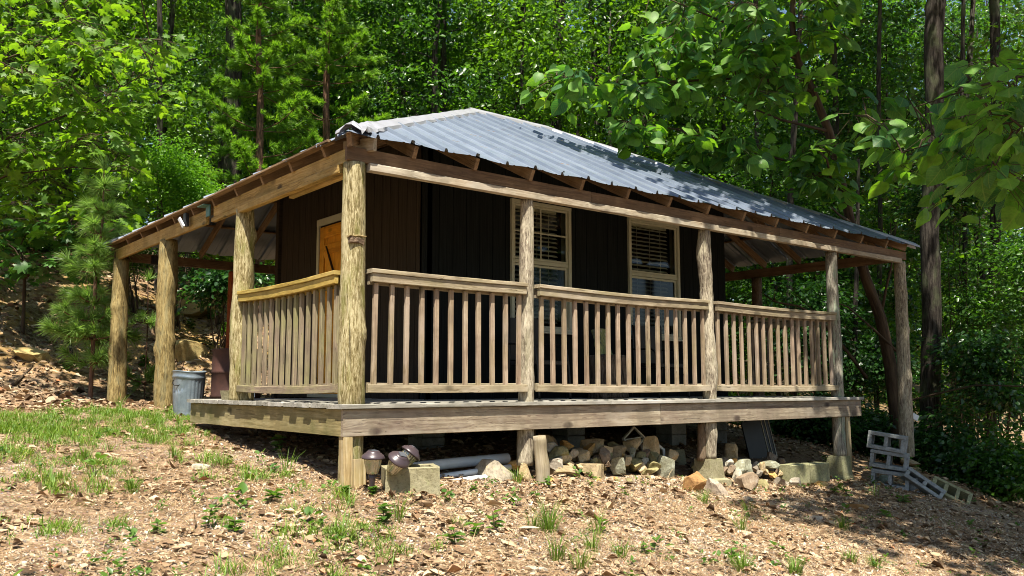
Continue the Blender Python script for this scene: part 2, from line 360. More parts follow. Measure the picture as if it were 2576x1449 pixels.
vo = t.n('TexVoronoi', Vector=o, Scale=38.0); c = t.mix(t.math('MULTIPLY', t.ramp(n1, [(.35, .75), (.55, .15)]), t.ramp(vo.outputs['Distance'], [(.25, 1.0), (.4, 0.0)])), c, t.mix(.6, vo.outputs['Color'], (.50, .42, .30)))
c = t.mix(t.ramp(n3, [(.36, .7), (.5, 0.0)]), c, (.08, .05, .03))
sep = t.n('SeparateXYZ', Vector=o)
far = t.math('MULTIPLY', t.math('SUBTRACT', sep.outputs[1], 8.6), .5, True); band = t.math('MULTIPLY', far, t.math('MULTIPLY', t.math('SUBTRACT', 13.2, sep.outputs[1]), .6, True))
och = t.ramp(t.noise(o, 1.3, 5, .6), [(.42, 0.0), (.56, .85)])
c = t.mix(t.math('MULTIPLY', band, och), c, (.46, .29, .09))
deep = t.math('MULTIPLY', t.math('SUBTRACT', sep.outputs[1], 13.5), .3, True)
c = t.mix(t.math('MULTIPLY', deep, .7), c, (.07, .06, .03))
M['ground'] = t.fin(c, .9, .15, nrm=t.bump(t.math('ADD', n2, t.math('MULTIPLY', n3, .5)), .8, .04))
ground = mesh_np('ground', np.stack([GX.ravel(), GY.ravel(), zz], -1), faces, M['ground'], smooth=True); tag(ground, kind='structure')

# ------------------------------------------------------------------ cabin
cabin = empty('cabin', (0, 0, 0), 'dark stained cabin on raised plank deck with log post porch and metal hip roof', 'cabin')
def part(g, name, mat, parent=cabin, label=None):
    o = g.build(name, M[mat], parent)
    if label: o['label'] = label
    return o
# deck
g = Geo(); box(g, (.02, .02, -.06), (8.0, .06, -.041)); joist0 = None
deck = Geo()
yy = -.035
first = True
for k in range(26):
    wdt = .142; x1 = 8.08+random.uniform(-.02, .02); x0 = -.035+random.uniform(-.012, .012)
    if yy+wdt > 1.78: x1 = 1.92
    cut = random.uniform(2, 6)
    segs = [(x0, min(cut, x1)-.002), (cut+.002, x1)] if x1 > 3 else [(x0, x1)]
    if k == 0: segs = [(-.03, 3.1), (3.104, 8.09)]
    for a, b in segs: beam(deck, (a, yy+wdt/2, -.019+random.uniform(-.003, .003)), (b, yy+wdt/2, -.019+random.uniform(-.003, .003)), wdt, .038)
    yy += wdt+.005
dk = part(deck, 'deck', 'deck')
def sub(fn, name, mat, parent, label=None):
    g = Geo(); fn(g); o = g.build(name, M[mat], parent)
    if label: o['label'] = label
    return o
sub(lambda g: beam(g, (0, .02, -.155), (3.9, .02, -.158), .04, .225, ch=.003), 'rim_board', 'rim', dk)
sub(lambda g: beam(g, (3.905, .02, -.158), (8.06, .02, -.152), .04, .225, ch=.003), 'rim_board', 'rim', dk)
sub(lambda g: beam(g, (.02, .042, -.155), (.02, 3.72, -.155), .04, .225, ch=.003), 'rim_board', 'rim_left', dk, 'yellowish mossy rim board on the door side of the deck')
sub(lambda g: beam(g, (8.04, .045, -.155), (8.04, 3.6, -.155), .04, .225), 'rim_board', 'rim', dk)
for x in (1.2, 2.6, 4.0, 5.4, 6.8):
    sub(lambda g: beam(g, (x, .05, -.15), (x, 3.6 if x < 2 else 1.8, -.15), .04, .20), 'joist', 'purlin', dk)
# cabin floor frame
g = Geo(); box(g, (1.95, 1.8, -.32), (7.45, 5.85, -.005)); part(g, 'floor_frame', 'purlin')
# log posts
def post(pts, rad, mat, seed, lump=.07, knots=5, label=None, name='post'):
    g = Geo(); log(g, pts, rad, 20, .045, lump, knots, seed); return part(g, name, mat, label=label)
cp = post([(.155, .14, -.74), (.145, .13, -.05), (.128, .106, .05), (.124, .106, .4), (.118, .10, 1.3), (.11, .10, 2.088)], [.105, .105, .116, .116, .104, .094], 'log_corner', 3, .05, 3, 'thick yellow corner post with a notch cut in it')
g = Geo(); beam(g, (.035, .045, 1.395), (.165, .035, 1.385), .10, .05, n=6, rough=.006); g.build('notch', M['log_dark'], cp)  # flush dark block; its colour stands in for the shade of a recess
g = Geo(); beam(g, (.025, .04, 1.427), (.18, .034, 1.432), .10, .012, n=8, rough=.004); g.build('splinter', M['leg'], cp)
post([(2.055, .12, -.62), (2.06, .11, 0), (2.06, .1, 1.0), (2.068, .1, 2.02)], [.085, .078, .075, .066], 'log_grey', 11, .12, 7)
post([(4.885, .12, -.70), (4.88, .11, 0), (4.90, .1, .35), (4.862, .1, .8), (4.872, .1, 1.3), (4.83, .1, 1.7), (4.857, .1, 2.02)], [.075, .082, .095, .082, .074, .085, .074], 'log_grey', 23, .22, 9, 'crooked knobbly grey post')
post([(7.64, .1, -.80), (7.625, .1, 0), (7.64, .1, .8), (7.612, .1, 1.4), (7.615, .1, 2.02)], [.088, .085, .085, .078, .076], 'log_lichen', 31, .14, 5, 'greenish lichened post')
post([(9.50, .12, -.90), (9.5, .1, .3), (9.52, .1, 2.05)], [.11, .098, .082], 'log_grey', 41, .05, 6, 'tall grey corner post standing on a stone off the deck')
post([(.115, 2.51, -.01), (.10, 2.5, .6), (.10, 2.52, 1.3), (.10, 2.53, 2.06)], [.13, .125, .11, .098], 'log_corner', 52, .12, 6)
post([(.10, 5.03, -.16), (.10, 5.04, .5), (.08, 5.10, 1.2), (.10, 5.08, 1.45), (.10, 5.11, 2.06)], [.13, .115, .115, .13, .105], 'log_left', 61, .13, 9, 'knotty golden post beside the trash can')
post([(.10, 7.24, -.12), (.10, 7.3, 1), (.10, 7.36, 2.06)], [.135, .12, .112], 'log_left', 72, .06, 4, 'golden post at the far end of the side porch')
post([(1.87, 7.4, -.1), (1.87, 7.4, 2.02)], [.10, .09], 'log_red', 81, .05, 3, 'red stained back post')
post([(9.5, 2.75, -.8), (9.5, 2.7, 2.05)], [.10, .09], 'log_dark', 83, .08, 4)
post([(9.5, 7.4, -.4), (9.5, 7.4, 2.05)], [.10, .09], 'log_dark', 85, .08, 4)
post([(5.6, 7.4, -.2), (5.6, 7.4, 2.05)], [.10, .09], 'log_dark', 86, .08, 4)
# legs, footings, piers below the deck
def legb(p0, p1, w_, h_, mat='leg', name='deck_leg', label=None):
    g = Geo(); beam(g, p0, p1, w_, h_, up=(0, 1, 0), rough=.002); return part(g, name, mat, label=label)
legb((.05, .0, -.78), (.05, .045, -.27), .085, .085)
legb((.12, -.075, -.79), (.12, -.06, -.45), .11, .05, label='short pale leg board in front of the corner')
g = Geo(); log(g, [(2.13, -.08, -.86), (2.075, -.07, -.33)], [.068, .062], 14, .04, .04, 3, 5); part(g, 'deck_leg', 'rail', label='short round stub post with split face')
g = Geo(); log(g, [(4.79, .17, -.72), (4.79, .15, -.27)], [.055, .05], 12, .05, .1, 2, 15); part(g, 'deck_leg', 'log_dark')
legb((7.745, .03+.035, -1.16), (7.755, .075, -.27), .10, .10, 'leg', label='pale sawn leg under the right end of the deck')
def frustum(c, b, tp, h, mat='concrete', h0=.08):
    g = Geo(); x, y, z = c; prof = [(b, 0), (b*.97, h0), (tp*1.15, h0+.02), (tp, h)]; vs = []
    for s, zz_ in prof: vs += [(x-s, y-s, z+zz_), (x+s, y-s, z+zz_), (x+s, y+s, z+zz_), (x-s, y+s, z+zz_)]
    fs = [(i*4+q, i*4+(q+1) % 4, i*4+4+(q+1) % 4, i*4+4+q) for i in range(3) for q in range(4)]+[(12, 13, 14, 15)]
    g.add(vs, fs); return part(g, 'footing', mat)
frustum((4.90, .16, -1.02), .19, .115, .32); frustum((5.2, 1.0, -.95), .18, .12, .30); frustum((7.63, .12, -1.16), .14, .11, .36, 'cmu_lichen')
def pier(x, y, z0, s=.15, n=3, top=-.32):
    g = Geo(); h = (top-z0)/n
    for k in range(n): box(g, (x-s+random.uniform(-.01, .01), y-s, z0+k*h), (x+s, y+s, z0+(k+1)*h-.008), ch=.01, rough=.004)
    return part(g, 'pier', 'cmu')
pier(6.30, 1.95, -.95); pier(7.3, 2.0, -.9); pier(4.3, 1.95, -.8); pier(2.1, 1.95, -.62); pier(7.3, 5.6, -.6); pier(5.2, 3.6, -.6)
g = Geo(); log(g, [(3.0, 1.2, -.75), (3.0, 1.2, -.27)], [.08, .08], 12); part(g, 'deck_leg', 'log_dark')
# flat stone under the tall post
# headers and ledges
part(beam(Geo(), (.0, .05, 2.153), (2.9, .05, 2.153), .04, .125), 'header_beam', 'header')
part(beam(Geo(), (2.905, .05, 2.153), (6.3, .05, 2.148), .04, .125), 'header_beam', 'header')
part(beam(Geo(), (6.305, .05, 2.148), (9.60, .05, 2.143), .04, .125), 'header_beam', 'header')
part(beam(Geo(), (.215, .04, 2.055), (4.86, .04, 2.055), .075, .068), 'ledge_board', 'ledge')
part(beam(Geo(), (4.865, .04, 2.055), (9.42, .04, 2.052), .075, .068), 'ledge_board', 'ledge')
part(beam(Geo(), (.05, .075, 2.150), (.05, 3.3, 2.153), .04, .125), 'header_beam', 'header_left')
part(beam(Geo(), (.045, .21, 2.05), (.045, 2.56, 2.05), .07, .076), 'ledge_board', 'header_left')
part(beam(Geo(), (.05, 2.57, 2.06), (.05, 3.35, 2.06), .05, .05), 'ledge_board', 'header_left')
part(beam(Geo(), (.05, 3.55, 2.125), (.05, 7.5, 2.13), .045, .165), 'header_beam', 'header_left')
part(beam(Geo(), (.12, .25, 2.02), (.12, 1.4, 2.02), .05, .05), 'ledge_board', 'header_left')
part(beam(Geo(), (.02, 7.42, 2.11), (9.6, 7.42, 2.11), .05, .14), 'header_beam', 'header')
part(beam(Geo(), (9.5, .08, 2.13), (9.5, 7.39, 2.13), .05, .15), 'header_beam', 'purlin')
# railings
def railing(p0, p1, n, matr, matb, sag=.015, inner=-1, label=None, z0=.10, z1=1.165, first=.07):
    p0 = np.array(p0, float); p1 = np.array(p1, float); d = p1-p0; L = np.linalg.norm(d); d /= L
    nr = np.array((d[1], -d[0], 0))           # outward
    P = lambda s, off, z: np.array((*(p0+d*s+nr*off)[:2], z))
    g = Geo()
    beam(g, P(0, 0, z1-.018), P(L, 0, z1-.018), .15, .036, sag=sag, n=12)
    beam(g, P(.01, .042, z1-.076), P(L-.01, .042, z1-.076), .038, .076, sag=sag, n=12)
    beam(g, P(.02, -.03, z1-.09), P(L-.02, -.03, z1-.09), .036, .085, sag=sag, n=12)
    r = g.build('railing', M[matr], cabin)
    if label: r['label'] = label
    g = Geo(); beam(g, P(-.01, .03, z0+.03), P(L+.01, .03, z0+.03), .038, .07, sag=sag*.9, n=12)
    beam(g, P(.01, -.025, z0+.045), P(L-.01, -.025, z0+.045), .036, .07, sag=sag*.9, n=12); g.build('bottom_rail', M['bal_left' if matr == 'rail_left' else matr], r)
    for i in range(n):
        s = first+(L-2*first)*i/(n-1)+random.uniform(-.006, .006); ss = sag*4*(s/L)*(1-s/L)
        g = Geo(); tz = random.uniform(-.006, .006)
        beam(g, P(s, .003, z0+.055-ss), P(s+tz, .003, z1-.12-ss), .043, .034, up=(nr[0], nr[1], 0), ch=.003, rough=.0012); g.build('baluster', M[matb], r)
    return r
railing((.25, .07, 0), (2.00, .07, 0), 11, 'rail', 'bal', .006)
railing((2.15, .07, 0), (4.80, .07, 0), 17, 'rail', 'bal', .016)
railing((4.95, .07, 0), (7.53, .07, 0), 17, 'rail', 'bal', .016)
railing((.07, 2.42, 0), (.07, .22, 0), 16, 'rail_left', 'bal_left', .02, label='yellowish railing on the door side', z1=1.15)
railing((7.9, .22, 0), (7.9, 1.75, 0), 10, 'rail', 'bal', .01)
# walls: boards over a dark slab, with the window and door openings left out
W1 = (3.205, 4.205, .834, 2.48); W2 = (5.293, 6.349, .816, 2.50)
def board_wall(name, mat, axis, c, lo, hi, ztop, opens, bw=.197, face=-1, zb=-.02):
    g = Geo(); edges = [lo]; s = lo
    while s < hi-.03: s = min(hi, s+bw); edges.append(s)
    def bx(a, b, z0, z1, d0, d1):
        if b-a < .004 or z1-z0 < .004: return
        off = np.array([random.uniform(0, 40) for _ in range(3)])
        q = sorted((c+face*d0, c+face*d1))
        if axis == 'x': vs = [(x, y, z) for z in (z0, z1) for y in q for x in (a, b)]
        else: vs = [(x, y, z) for z in (z0, z1) for x in q for y in (a, b)]
        ws = [off+np.array((v[2], v[0], v[1])) for v in vs]
        g.add(vs, [(0, 1, 3, 2), (4, 6, 7, 5), (0, 4, 5, 1), (2, 3, 7, 6), (0, 2, 6, 4), (1, 5, 7, 3)], ws)
    def cols(a, b, d0, d1):
        cuts = sorted({a, b, *[min(max(o[k], a), b) for o in opens for k in (0, 1)]})
        for u, v in zip(cuts[:-1], cuts[1:]):
            m = (u+v)/2; z = zb
            for o in sorted([o for o in opens if o[0] < m < o[1]], key=lambda o: o[2]): bx(u, v, z, o[2], d0, d1); z = o[3]
            bx(u, v, z, ztop, d0, d1)
    cols(lo, hi, -.10, -.012)
    for a, b in zip(edges[:-1], edges[1:]): cols(a+.005, b-.005, -.012, .0)
    return part(g, name, mat)
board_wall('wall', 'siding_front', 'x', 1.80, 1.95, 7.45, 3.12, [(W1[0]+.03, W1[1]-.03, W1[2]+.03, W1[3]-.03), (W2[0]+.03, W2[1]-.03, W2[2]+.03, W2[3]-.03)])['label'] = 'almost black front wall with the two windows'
D = (3.38, 4.45, .03, 2.36)
board_wall('wall', 'siding', 'y', 1.95, 1.80, 5.85, 3.12, [(D[0], D[1], D[2], D[3])])['label'] = 'dark brown grooved wall on the door side'
g = Geo(); box(g, (1.9, 5.75, -.02), (7.45, 5.85, 3.1)); part(g, 'wall', 'siding')
g = Geo(); box(g, (7.36, 1.9, -.02), (7.45, 5.75, 3.1)); part(g, 'wall', 'siding')
g = Geo(); beam(g, (1.935, 1.785, 0), (1.935, 1.785, 3.1), .05, .05, up=(0, 1, 0)); part(g, 'corner_trim', 'siding_front')
g = Geo(); box(g, (2.05, 1.95, .0), (7.3, 5.7, .01)); part(g, 'floor', 'dark_inside')
# windows
def window(x0, x1, z0, z1, mr, munt):
    y = 1.80; f = .045
    g = Geo()
    beam(g, (x0, y-.015, z1-f/2), (x1, y-.015, z1-f/2), .05, f); beam(g, (x0, y-.015, z0+f/2), (x1, y-.015, z0+f/2), .05, f)
    for x in (x0+f/2, x1-f/2): beam(g, (x, y-.016, z0+f), (x, y-.016, z1-f), f, .05, up=(0, 1, 0))
    wn = part(g, 'window', 'frame')
    g = Geo(); beam(g, (x0-.01, y-.03, z0-.012), (x1+.01, y-.03, z0-.012), .07, .022); g.build('sill', M['frame'], wn)
    g = Geo(); a, b = x0+f, x1-f; s = .03
    for (u, v, yy) in ((z0+f, mr-.02, y+.012), (mr+.03, z1-f, y-.004)):
        beam(g, (a, yy, v-s/2), (b, yy, v-s/2), .022, s); beam(g, (a, yy, u+s/2), (b, yy, u+s/2), .022, s)
        for x in (a+s/2, b-s/2): beam(g, (x, yy, u+s), (x, yy, v-s), s, .022, up=(0, 1, 0))
    beam(g, (a, y-.006, mr+.006), (b, y-.006, mr+.006), .036, .044)
    if munt:
        xm = (a+b)/2+.0; beam(g, (xm, y-.004, mr+.03), (xm, y-.004, z1-f-s), .02, .012, up=(0, 1, 0))
        zm = (mr+z1)/2+.0; beam(g, (a+s, y-.004, zm), (b-s, y-.004, zm), .012, .02)
        beam(g, (xm, y+.012, z0+f+s), (xm, y+.012, mr-.05), .02, .012, up=(0, 1, 0))
    g.build('sash', M['frame'], wn)
    g = Geo(); g.add([(a+.02, y+.012, z0+f+.02), (b-.02, y+.012, z0+f+.02), (b-.02, y+.012, mr-.03), (a+.02, y+.012, mr-.03)], [(0, 1, 2, 3)]); g.build('pane', M['dark_pane'], wn)
    g = Geo(); g.add([(a+.02, y-.004, mr+.04), (b-.02, y-.004, mr+.04), (b-.02, y-.004, z1-f-.02), (a+.02, y-.004, z1-f-.02)], [(0, 1, 2, 3)]); g.build('pane', M['glass'], wn)
    # jamb and slatted blind
    for q in (a-.01, b+.01):
        g = Geo(); box(g, (q-.008, y+.02, z0), (q+.008, y+.12, z1), n=2); g.build('jamb', M['frame'], wn)
    g = Geo(); z = z1-.12; beam(g, (a+.03, y+.075, z1-.07), (b-.14, y+.075, z1-.07), .05, .05)
    while z > z0+.1:
        dz = .004*random.uniform(-1, 1); vs = []
        for (yy, zz_) in ((y+.050, z-.017), (y+.072, z+.002), (y+.094, z+.012)): vs += [(a+.03, yy, zz_), (b-.12, yy, zz_+dz)]
        vs += [(p[0], p[1], p[2]-.003) for p in vs]
        g.add(vs, [(0, 1, 3, 2), (2, 3, 5, 4), (7, 6, 8, 9), (9, 8, 10, 11), (0, 6, 7, 1), (4, 5, 11, 10)]); z -= .058
    for x in (a+.2, (a+b)/2-.02, b-.28): beam(g, (x, y+.05, z0+.1), (x, y+.05, z1-.08), .004, .004, up=(0, 1, 0), ch=.0005)
    g.build('blind', M['blind'], wn)
    return wn
window(*W1, 1.70, True)['label'] = 'double hung window with crossbars behind the second post'
window(*W2, 1.70, False)['label'] = 'double hung window without crossbars near the third post'
# door (handle, brace, frame)
g = Geo(); x = 1.95
box(g, (x+.0, D[0]+.02, D[2]), (x+.045, D[1]-.02, D[3]-.02))
door = part(g, 'door', 'door')
g = Geo()
for a, b in ((D[0]+.02, D[0]+.14), (D[1]-.14, D[1]-.02)): box(g, (x-.022, a, D[2]+.01), (x-.001, b, D[3]-.03))
for z in (D[2]+.01, 1.1, D[3]-.19, D[3]-.42): box(g, (x-.020, D[0]+.143, z), (x-.001, D[1]-.143, z+.14))
g.build('batten', M['door'], door)
g = Geo(); beam(g, (x-.012, 4.28, 1.98), (x-.012, 3.55, .75), .10, .018, up=(1, 0, 0)); g.build('brace', M['door'], door)
g = Geo(); beam(g, (x-.026, 4.22, 2.05), (x-.026, 3.60, 1.0), .012, .03, up=(1, 0, 0)); g.build('bar', M['black_metal'], door)
g = Geo(); lathe(g, [(.0, 0), (.03, .0), (.032, .02), (.012, .03), (.012, .06), (.034, .07), (.03, .10), (0, .105)], (x-.02, 3.50, 1.02), 14, np.array([[0, 0, -1], [0, 1, 0], [1, 0, 0]])); g.build('handle', M['black_metal'], door)
g = Geo(); T = .085
box(g, (x-.03, D[0]-T, 0), (x-.001, D[0], D[3])); box(g, (x-.03, D[1], 0), (x-.001, D[1]+T*.8, D[3])); box(g, (x-.031, D[0]-T, D[3]+.001), (x-.001, D[1]+T*.8, D[3]+T+.01))
g.build('frame', M['frame'], door)
g = Geo(); box(g, (x-.10, D[0]-.15, .001), (x-.004, D[1]+.1, .05)); part(g, 'door_sill', 'frame')

# ------------------------------------------------------------------ roof
X0, X1, Y0, Y1, ZE = -.07, 9.57, -.075, 7.58, 2.31
RL, RR, RY, RZ = 4.03, 5.50, 3.75, 4.262
A_ = np.array
def ribh(u, ph=0):
    m = (u+ph) % .36
    if m > .18: m -= .36
    m = abs(m)
    if m < .011: return .034
    if m < .024: return .034*(.024-m)/.013
    m2 = abs(abs(m)-.09)
    return .0045 if m2 < .012 else 0
def sheet(A, B, n, run, hl, hr, rise, wav=.010, droop=.007, raft=.69, ph=0, lift=0):
    """A-B eave line, n inward, run horizontal run to ridge, hl/hr hip run lengths along the eave"""
    A = A_(A, float); B = A_(B, float); n = A_(n, float); e = B-A; L = np.linalg.norm(e); e /= L; g = Geo()
    us = set()
    k = -1
    while k*.36 < L+.4:
        for d in (-.18, -.103, -.1, -.08, -.077, -.024, -.011, .011, .024, .077, .08, .1, .103): us.add(round(k*.36+d-ph, 4))
        k += 1
    us = sorted(u for u in us if .005 < u < L-.005); us = [.0]+us+[L]
    per = .72; panels = {}
    for u in us: panels.setdefault(int(u/per), []).append(u)
    keys = sorted(panels)
    for i, kx in enumerate(keys):
        pu = panels[kx]+([panels[keys[i+1]][0]] if i+1 < len(keys) else [])
        off = A_([random.uniform(0, 30) for _ in range(3)]); vs, ws = [], []; NV = 14; zoff = (kx % 2)*.003
        for u in pu:
            vm = min(run, u*run/hl, (L-u)*run/hr); v0 = -.012*math.sin(u*9)-.01*mnoise.noise(Vector((u*2, 3, 1)))
            v0 = min(v0, vm)
            for j in range(NV+1):
                f = j/NV; v = v0+(vm-v0)*f**1.15
                nearp = math.exp(-((v-v0)/.35)**2)
                z = rise*v/run + ribh(u, ph) + zoff + .006*mnoise.noise(Vector((u*1.5, v*1.5, 5)))
                z -= nearp*(droop*(1-math.cos(2*math.pi*u/raft))*.5*2.2+wav*.6*abs(mnoise.noise(Vector((u*2.3, 9, 1)))))
                p = A+e*u+n*v; vs.append((p[0], p[1], A[2]+z+lift)); ws.append(off+A_((v, u, z)))
        m = NV+1; fs = []
        for a in range(len(pu)-1):
            for j in range(NV): fs.append((a*m+j, (a+1)*m+j, (a+1)*m+j+1, a*m+j+1))
        g.add(vs, fs, ws)
    return g
RUNF = RY-Y0; RUNL = RL-X0; RUNR = X1-RR; RISE = RZ-ZE; RUNB = Y1-RY
rg = sheet((X0, Y0, ZE), (X1, Y0, ZE), (0, 1, 0), RUNF, RUNL, RUNR, RISE, ph=.05)
roof = rg.build('roof', M['roof'], cabin)
for nm, gg in (('a', sheet((X0, Y1, ZE-.02), (X0, Y0, ZE), (1, 0, 0), RUNL, RUNB, RUNF, RISE, ph=.1)), ('b', sheet((X1, Y1, ZE), (X0, Y1, ZE), (0, -1, 0), RUNB, RUNR, RUNL, RISE)), ('c', sheet((X1, Y0, ZE), (X1, Y1, ZE), (-1, 0, 0), RUNR, RUNF, RUNB, RISE))):
    gg.build('roof_sheet', M['roof'], roof)
# screws (too many to count one by one)
g = Geo()
def screw(x, y, z):
    r = .012; vs = [(x+r*math.cos(a*1.047), y+r*math.sin(a*1.047), z) for a in range(6)]+[(x+r*.7*math.cos(a*1.047), y+r*.7*math.sin(a*1.047), z+.012) for a in range(6)]
    g.add(vs, [(a, (a+1) % 6, (a+1) % 6+6, a+6) for a in range(6)]+[(6, 7, 8, 9, 10, 11)])
for k in range(0, 28):
    u = k*.36-.05
    if u < .1 or u > X1-X0-.1: continue
    vm = min(RUNF, u*RUNF/RUNL, (X1-X0-u)*RUNF/RUNR)
    for q in range(8):
        v = .05+q*.6
        if v < vm-.15: screw(X0+u+random.uniform(-.008, .008)+.04, Y0+v+random.uniform(-.02, .02), ZE+RISE*v/RUNF+.006)
sc_ = g.build('screws', M['black_metal'], roof); sc_['kind'] = 'stuff'
# hip and ridge caps
def cap(P, Q, wl, wr, nl, nr, sl, sr, crump=0, name='hip_cap', seg=.12):
    """P low, Q high; wl/wr widths, nl/nr horizontal directions down each side, sl/sr their slopes"""
    P = A_(P, float); Q = A_(Q, float); d = Q-P; L = np.linalg.norm(d); d /= L; n = int(L/seg); g = Geo(); vs = []; ws = []
    cross = [(-1, 1.0, -.014), (-1, .92, .016), (-1, .5, .02), (0, 0, .026), (1, .5, .02), (1, .92, .016), (1, 1.0, -.014)]
    for i in range(n+1):
        s = L*i/n; c = P+d*s; cr = crump*math.exp(-(s/.55)**2)
        for q, (sd_, f, lift) in enumerate(cross):
            w_ = (wl if sd_ < 0 else wr)*(1+.25*cr*mnoise.noise(Vector((s*6, q, 0)))*2); nn = A_(nl if sd_ < 0 else nr, float); sl_ = sl if sd_ < 0 else sr
            p = c+nn*w_*f*(1 if sd_ else 0); z = c[2]-(w_*f*sl_ if sd_ else 0)+lift+.018
            z += .01*mnoise.noise(Vector((s*3, q*.7, 2)))+cr*.05*mnoise.noise(Vector((s*7, q*1.7, 4)))+cr*.01
            p = p+cr*.05*A_((mnoise.noise(Vector((s*8, q, 7))), mnoise.noise(Vector((s*8, q, 17))), 0)); vs.append((p[0], p[1], z)); ws.append((s, q*.05, 0))
    fs = [(i*7+q, i*7+q+1, i*7+8+q, i*7+7+q) for i in range(n) for q in range(6)]
    g.add(vs, fs, ws); 
    o = g.build(name, M['cap'], roof); md = o.modifiers.new('thick', 'SOLIDIFY'); md.thickness = .004; return o
EXT = .02
cap((X0+.10, Y0+.09, ZE+.045), (RL, RY, RZ), .12, .19, (-1, 0, 0), (0, -1, 0), RISE/RUNL, RISE/RUNF, 1.0, seg=.05)['label'] = 'pale crumpled hip cap over the near corner'
cap((X1, Y0, ZE), (RR, RY, RZ), .14, .14, (0, -1, 0), (1, 0, 0), RISE/RUNF, RISE/RUNR)
cap((X0, Y1, ZE), (RL, RY, RZ), .14, .14, (0, 1, 0), (-1, 0, 0), RISE/RUNB, RISE/RUNL)
cap((X1, Y1, ZE), (RR, RY, RZ), .14, .14, (1, 0, 0), (0, 1, 0), RISE/RUNR, RISE/RUNB)
cap((RL-.05, RY, RZ), (RR+.05, RY, RZ+.001), .14, .14, (0, -1, 0), (0, 1, 0), RISE/RUNF, RISE/RUNB, name='ridge_cap')
# rafters and purlins
def rf(p0, p1, name='rafter', mat='rafter', w_=.042, h_=.115): g = Geo(); beam(g, p0, p1, w_, h_, rough=.001); g.build(name, M[mat], roof)
dz = -.085
for k in range(14):
    x = .66+.69*k
    if x > 9.4: continue
    vm = min(RUNF, (x-X0)*RUNF/RUNL, (X1-x)*RUNF/RUNR)-.05; b = .055
    rf((x, Y0+b, ZE+RISE*b/RUNF+dz), (x, Y0+vm, ZE+RISE*vm/RUNF+dz))
    if x > 1.0 and x < 9: 
        vm = min(RUNB, (x-X0)*RUNB/RUNL, (X1-x)*RUNB/RUNR)-.05
        rf((x, Y1-b, ZE+RISE*b/RUNB+dz), (x, Y1-vm, ZE+RISE*vm/RUNB+dz))
for k in range(11):
    y = .45+.69*k
    if y > 7.45: continue
    vm = min(RUNL, (y-Y0)*RUNL/RUNF, (Y1-y)*RUNL/RUNB)-.05
    if vm > .2: rf((X0+.05, y, ZE+RISE*.05/RUNL+dz), (X0+vm, y, ZE+RISE*vm/RUNL+dz))
    vm = min(RUNR, (y-Y0)*RUNR/RUNF, (Y1-y)*RUNR/RUNB)-.05
    if vm > .2: rf((X1-.05, y, ZE+RISE*.05/RUNR+dz), (X1-vm, y, ZE+RISE*vm/RUNR+dz))
rf((X0+.06, Y0+.055, ZE+.03+dz), (RL, RY, RZ+dz-.01), 'hip_rafter', w_=.045, h_=.12); rf((X1-.06, Y0+.055, ZE+.03+dz), (RR, RY, RZ+dz-.01), 'hip_rafter')
rf((X0+.06, Y1-.055, ZE+.03+dz), (RL, RY, RZ+dz-.01), 'hip_rafter'); rf((X1-.06, Y1-.055, ZE+.03+dz), (RR, RY, RZ+dz-.01), 'hip_rafter')
rf((X0+.30, Y0+.03, ZE+.025+dz), (X0+.20, Y0+.4, ZE+.05+dz), 'blocking', 'ledge', .04, .12)
for k in range(1, 6):
    f = k*.75/RUNL; b = .02
    if f > .95: break
    rf((X0+RUNL*f, Y0+RUNF*f+b, ZE+RISE*f-.030), (X0+RUNL*f, Y1-RUNB*f-b, ZE+RISE*f-.030), 'purlin', 'purlin', .09, .022)
    rf((X0+RUNL*f+b, Y1-RUNB*f, ZE+RISE*f-.030), (X1-RUNR*f-b, Y1-RUNB*f, ZE+RISE*f-.030), 'purlin', 'purlin', .09, .022)
    rf((X0+RUNL*f+b, Y0+RUNF*f, ZE+RISE*f-.030), (X1-RUNR*f-b, Y0+RUNF*f, ZE+RISE*f-.030), 'purlin', 'purlin', .09, .022)
    rf((X1-RUNR*f, Y0+RUNF*f+b, ZE+RISE*f-.030), (X1-RUNR*f, Y1-RUNB*f-b, ZE+RISE*f-.030), 'purlin', 'purlin', .09, .022)
# fascia strip boards tucked under the left eave
rf((X0+.03, .25, ZE-.016), (X0+.03, 7.5, ZE-.03), 'purlin', 'rafter', .08, .024)

# ------------------------------------------------------------------ stones
SM = {'a': stonemat('pitted_grey_tan_stone', (.40, .35, .27), (.24, .20, .15), (.5, .38, .12), .5), 'o': stonemat('orange_stone', (.56, .34, .12), (.38, .20, .06)), 'O': stonemat('rust_orange_stone', (.38, .21, .085), (.24, .125, .05), (.5, .33, .12), .3),
      't': stonemat('tan_stone', (.52, .40, .24), (.33, .24, .12)), 'T': stonemat('pale_tan_stone', (.42, .34, .26), (.28, .22, .17)), 'g': stonemat('purplish_grey_stone', (.32, .275, .22), (.19, .16, .125)),
      'w': stonemat('whitish_stone', (.50, .46, .37), (.29, .26, .20)), 'p': stonemat('pinkish_stone', (.48, .38, .26), (.32, .24, .15)), 'b': stonemat('brown_stone', (.30, .22, .15), (.18, .13, .09)),
      's': stonemat('brown_slab_stone', (.36, .28, .17), (.22, .16, .09), (.22, .22, .09), .4), 'm': stonemat('olive_stone', (.30, .26, .13), (.17, .14, .06), (.16, .18, .05), .6), 'l': stonemat('lichened_grey_stone', (.28, .28, .21), (.15, .14, .09), (.45, .47, .40), .6),
      'c': stonemat('ochre_bank_stone', (.46, .36, .16), (.33, .23, .09), (.30, .30, .12), .4)}
import bmesh
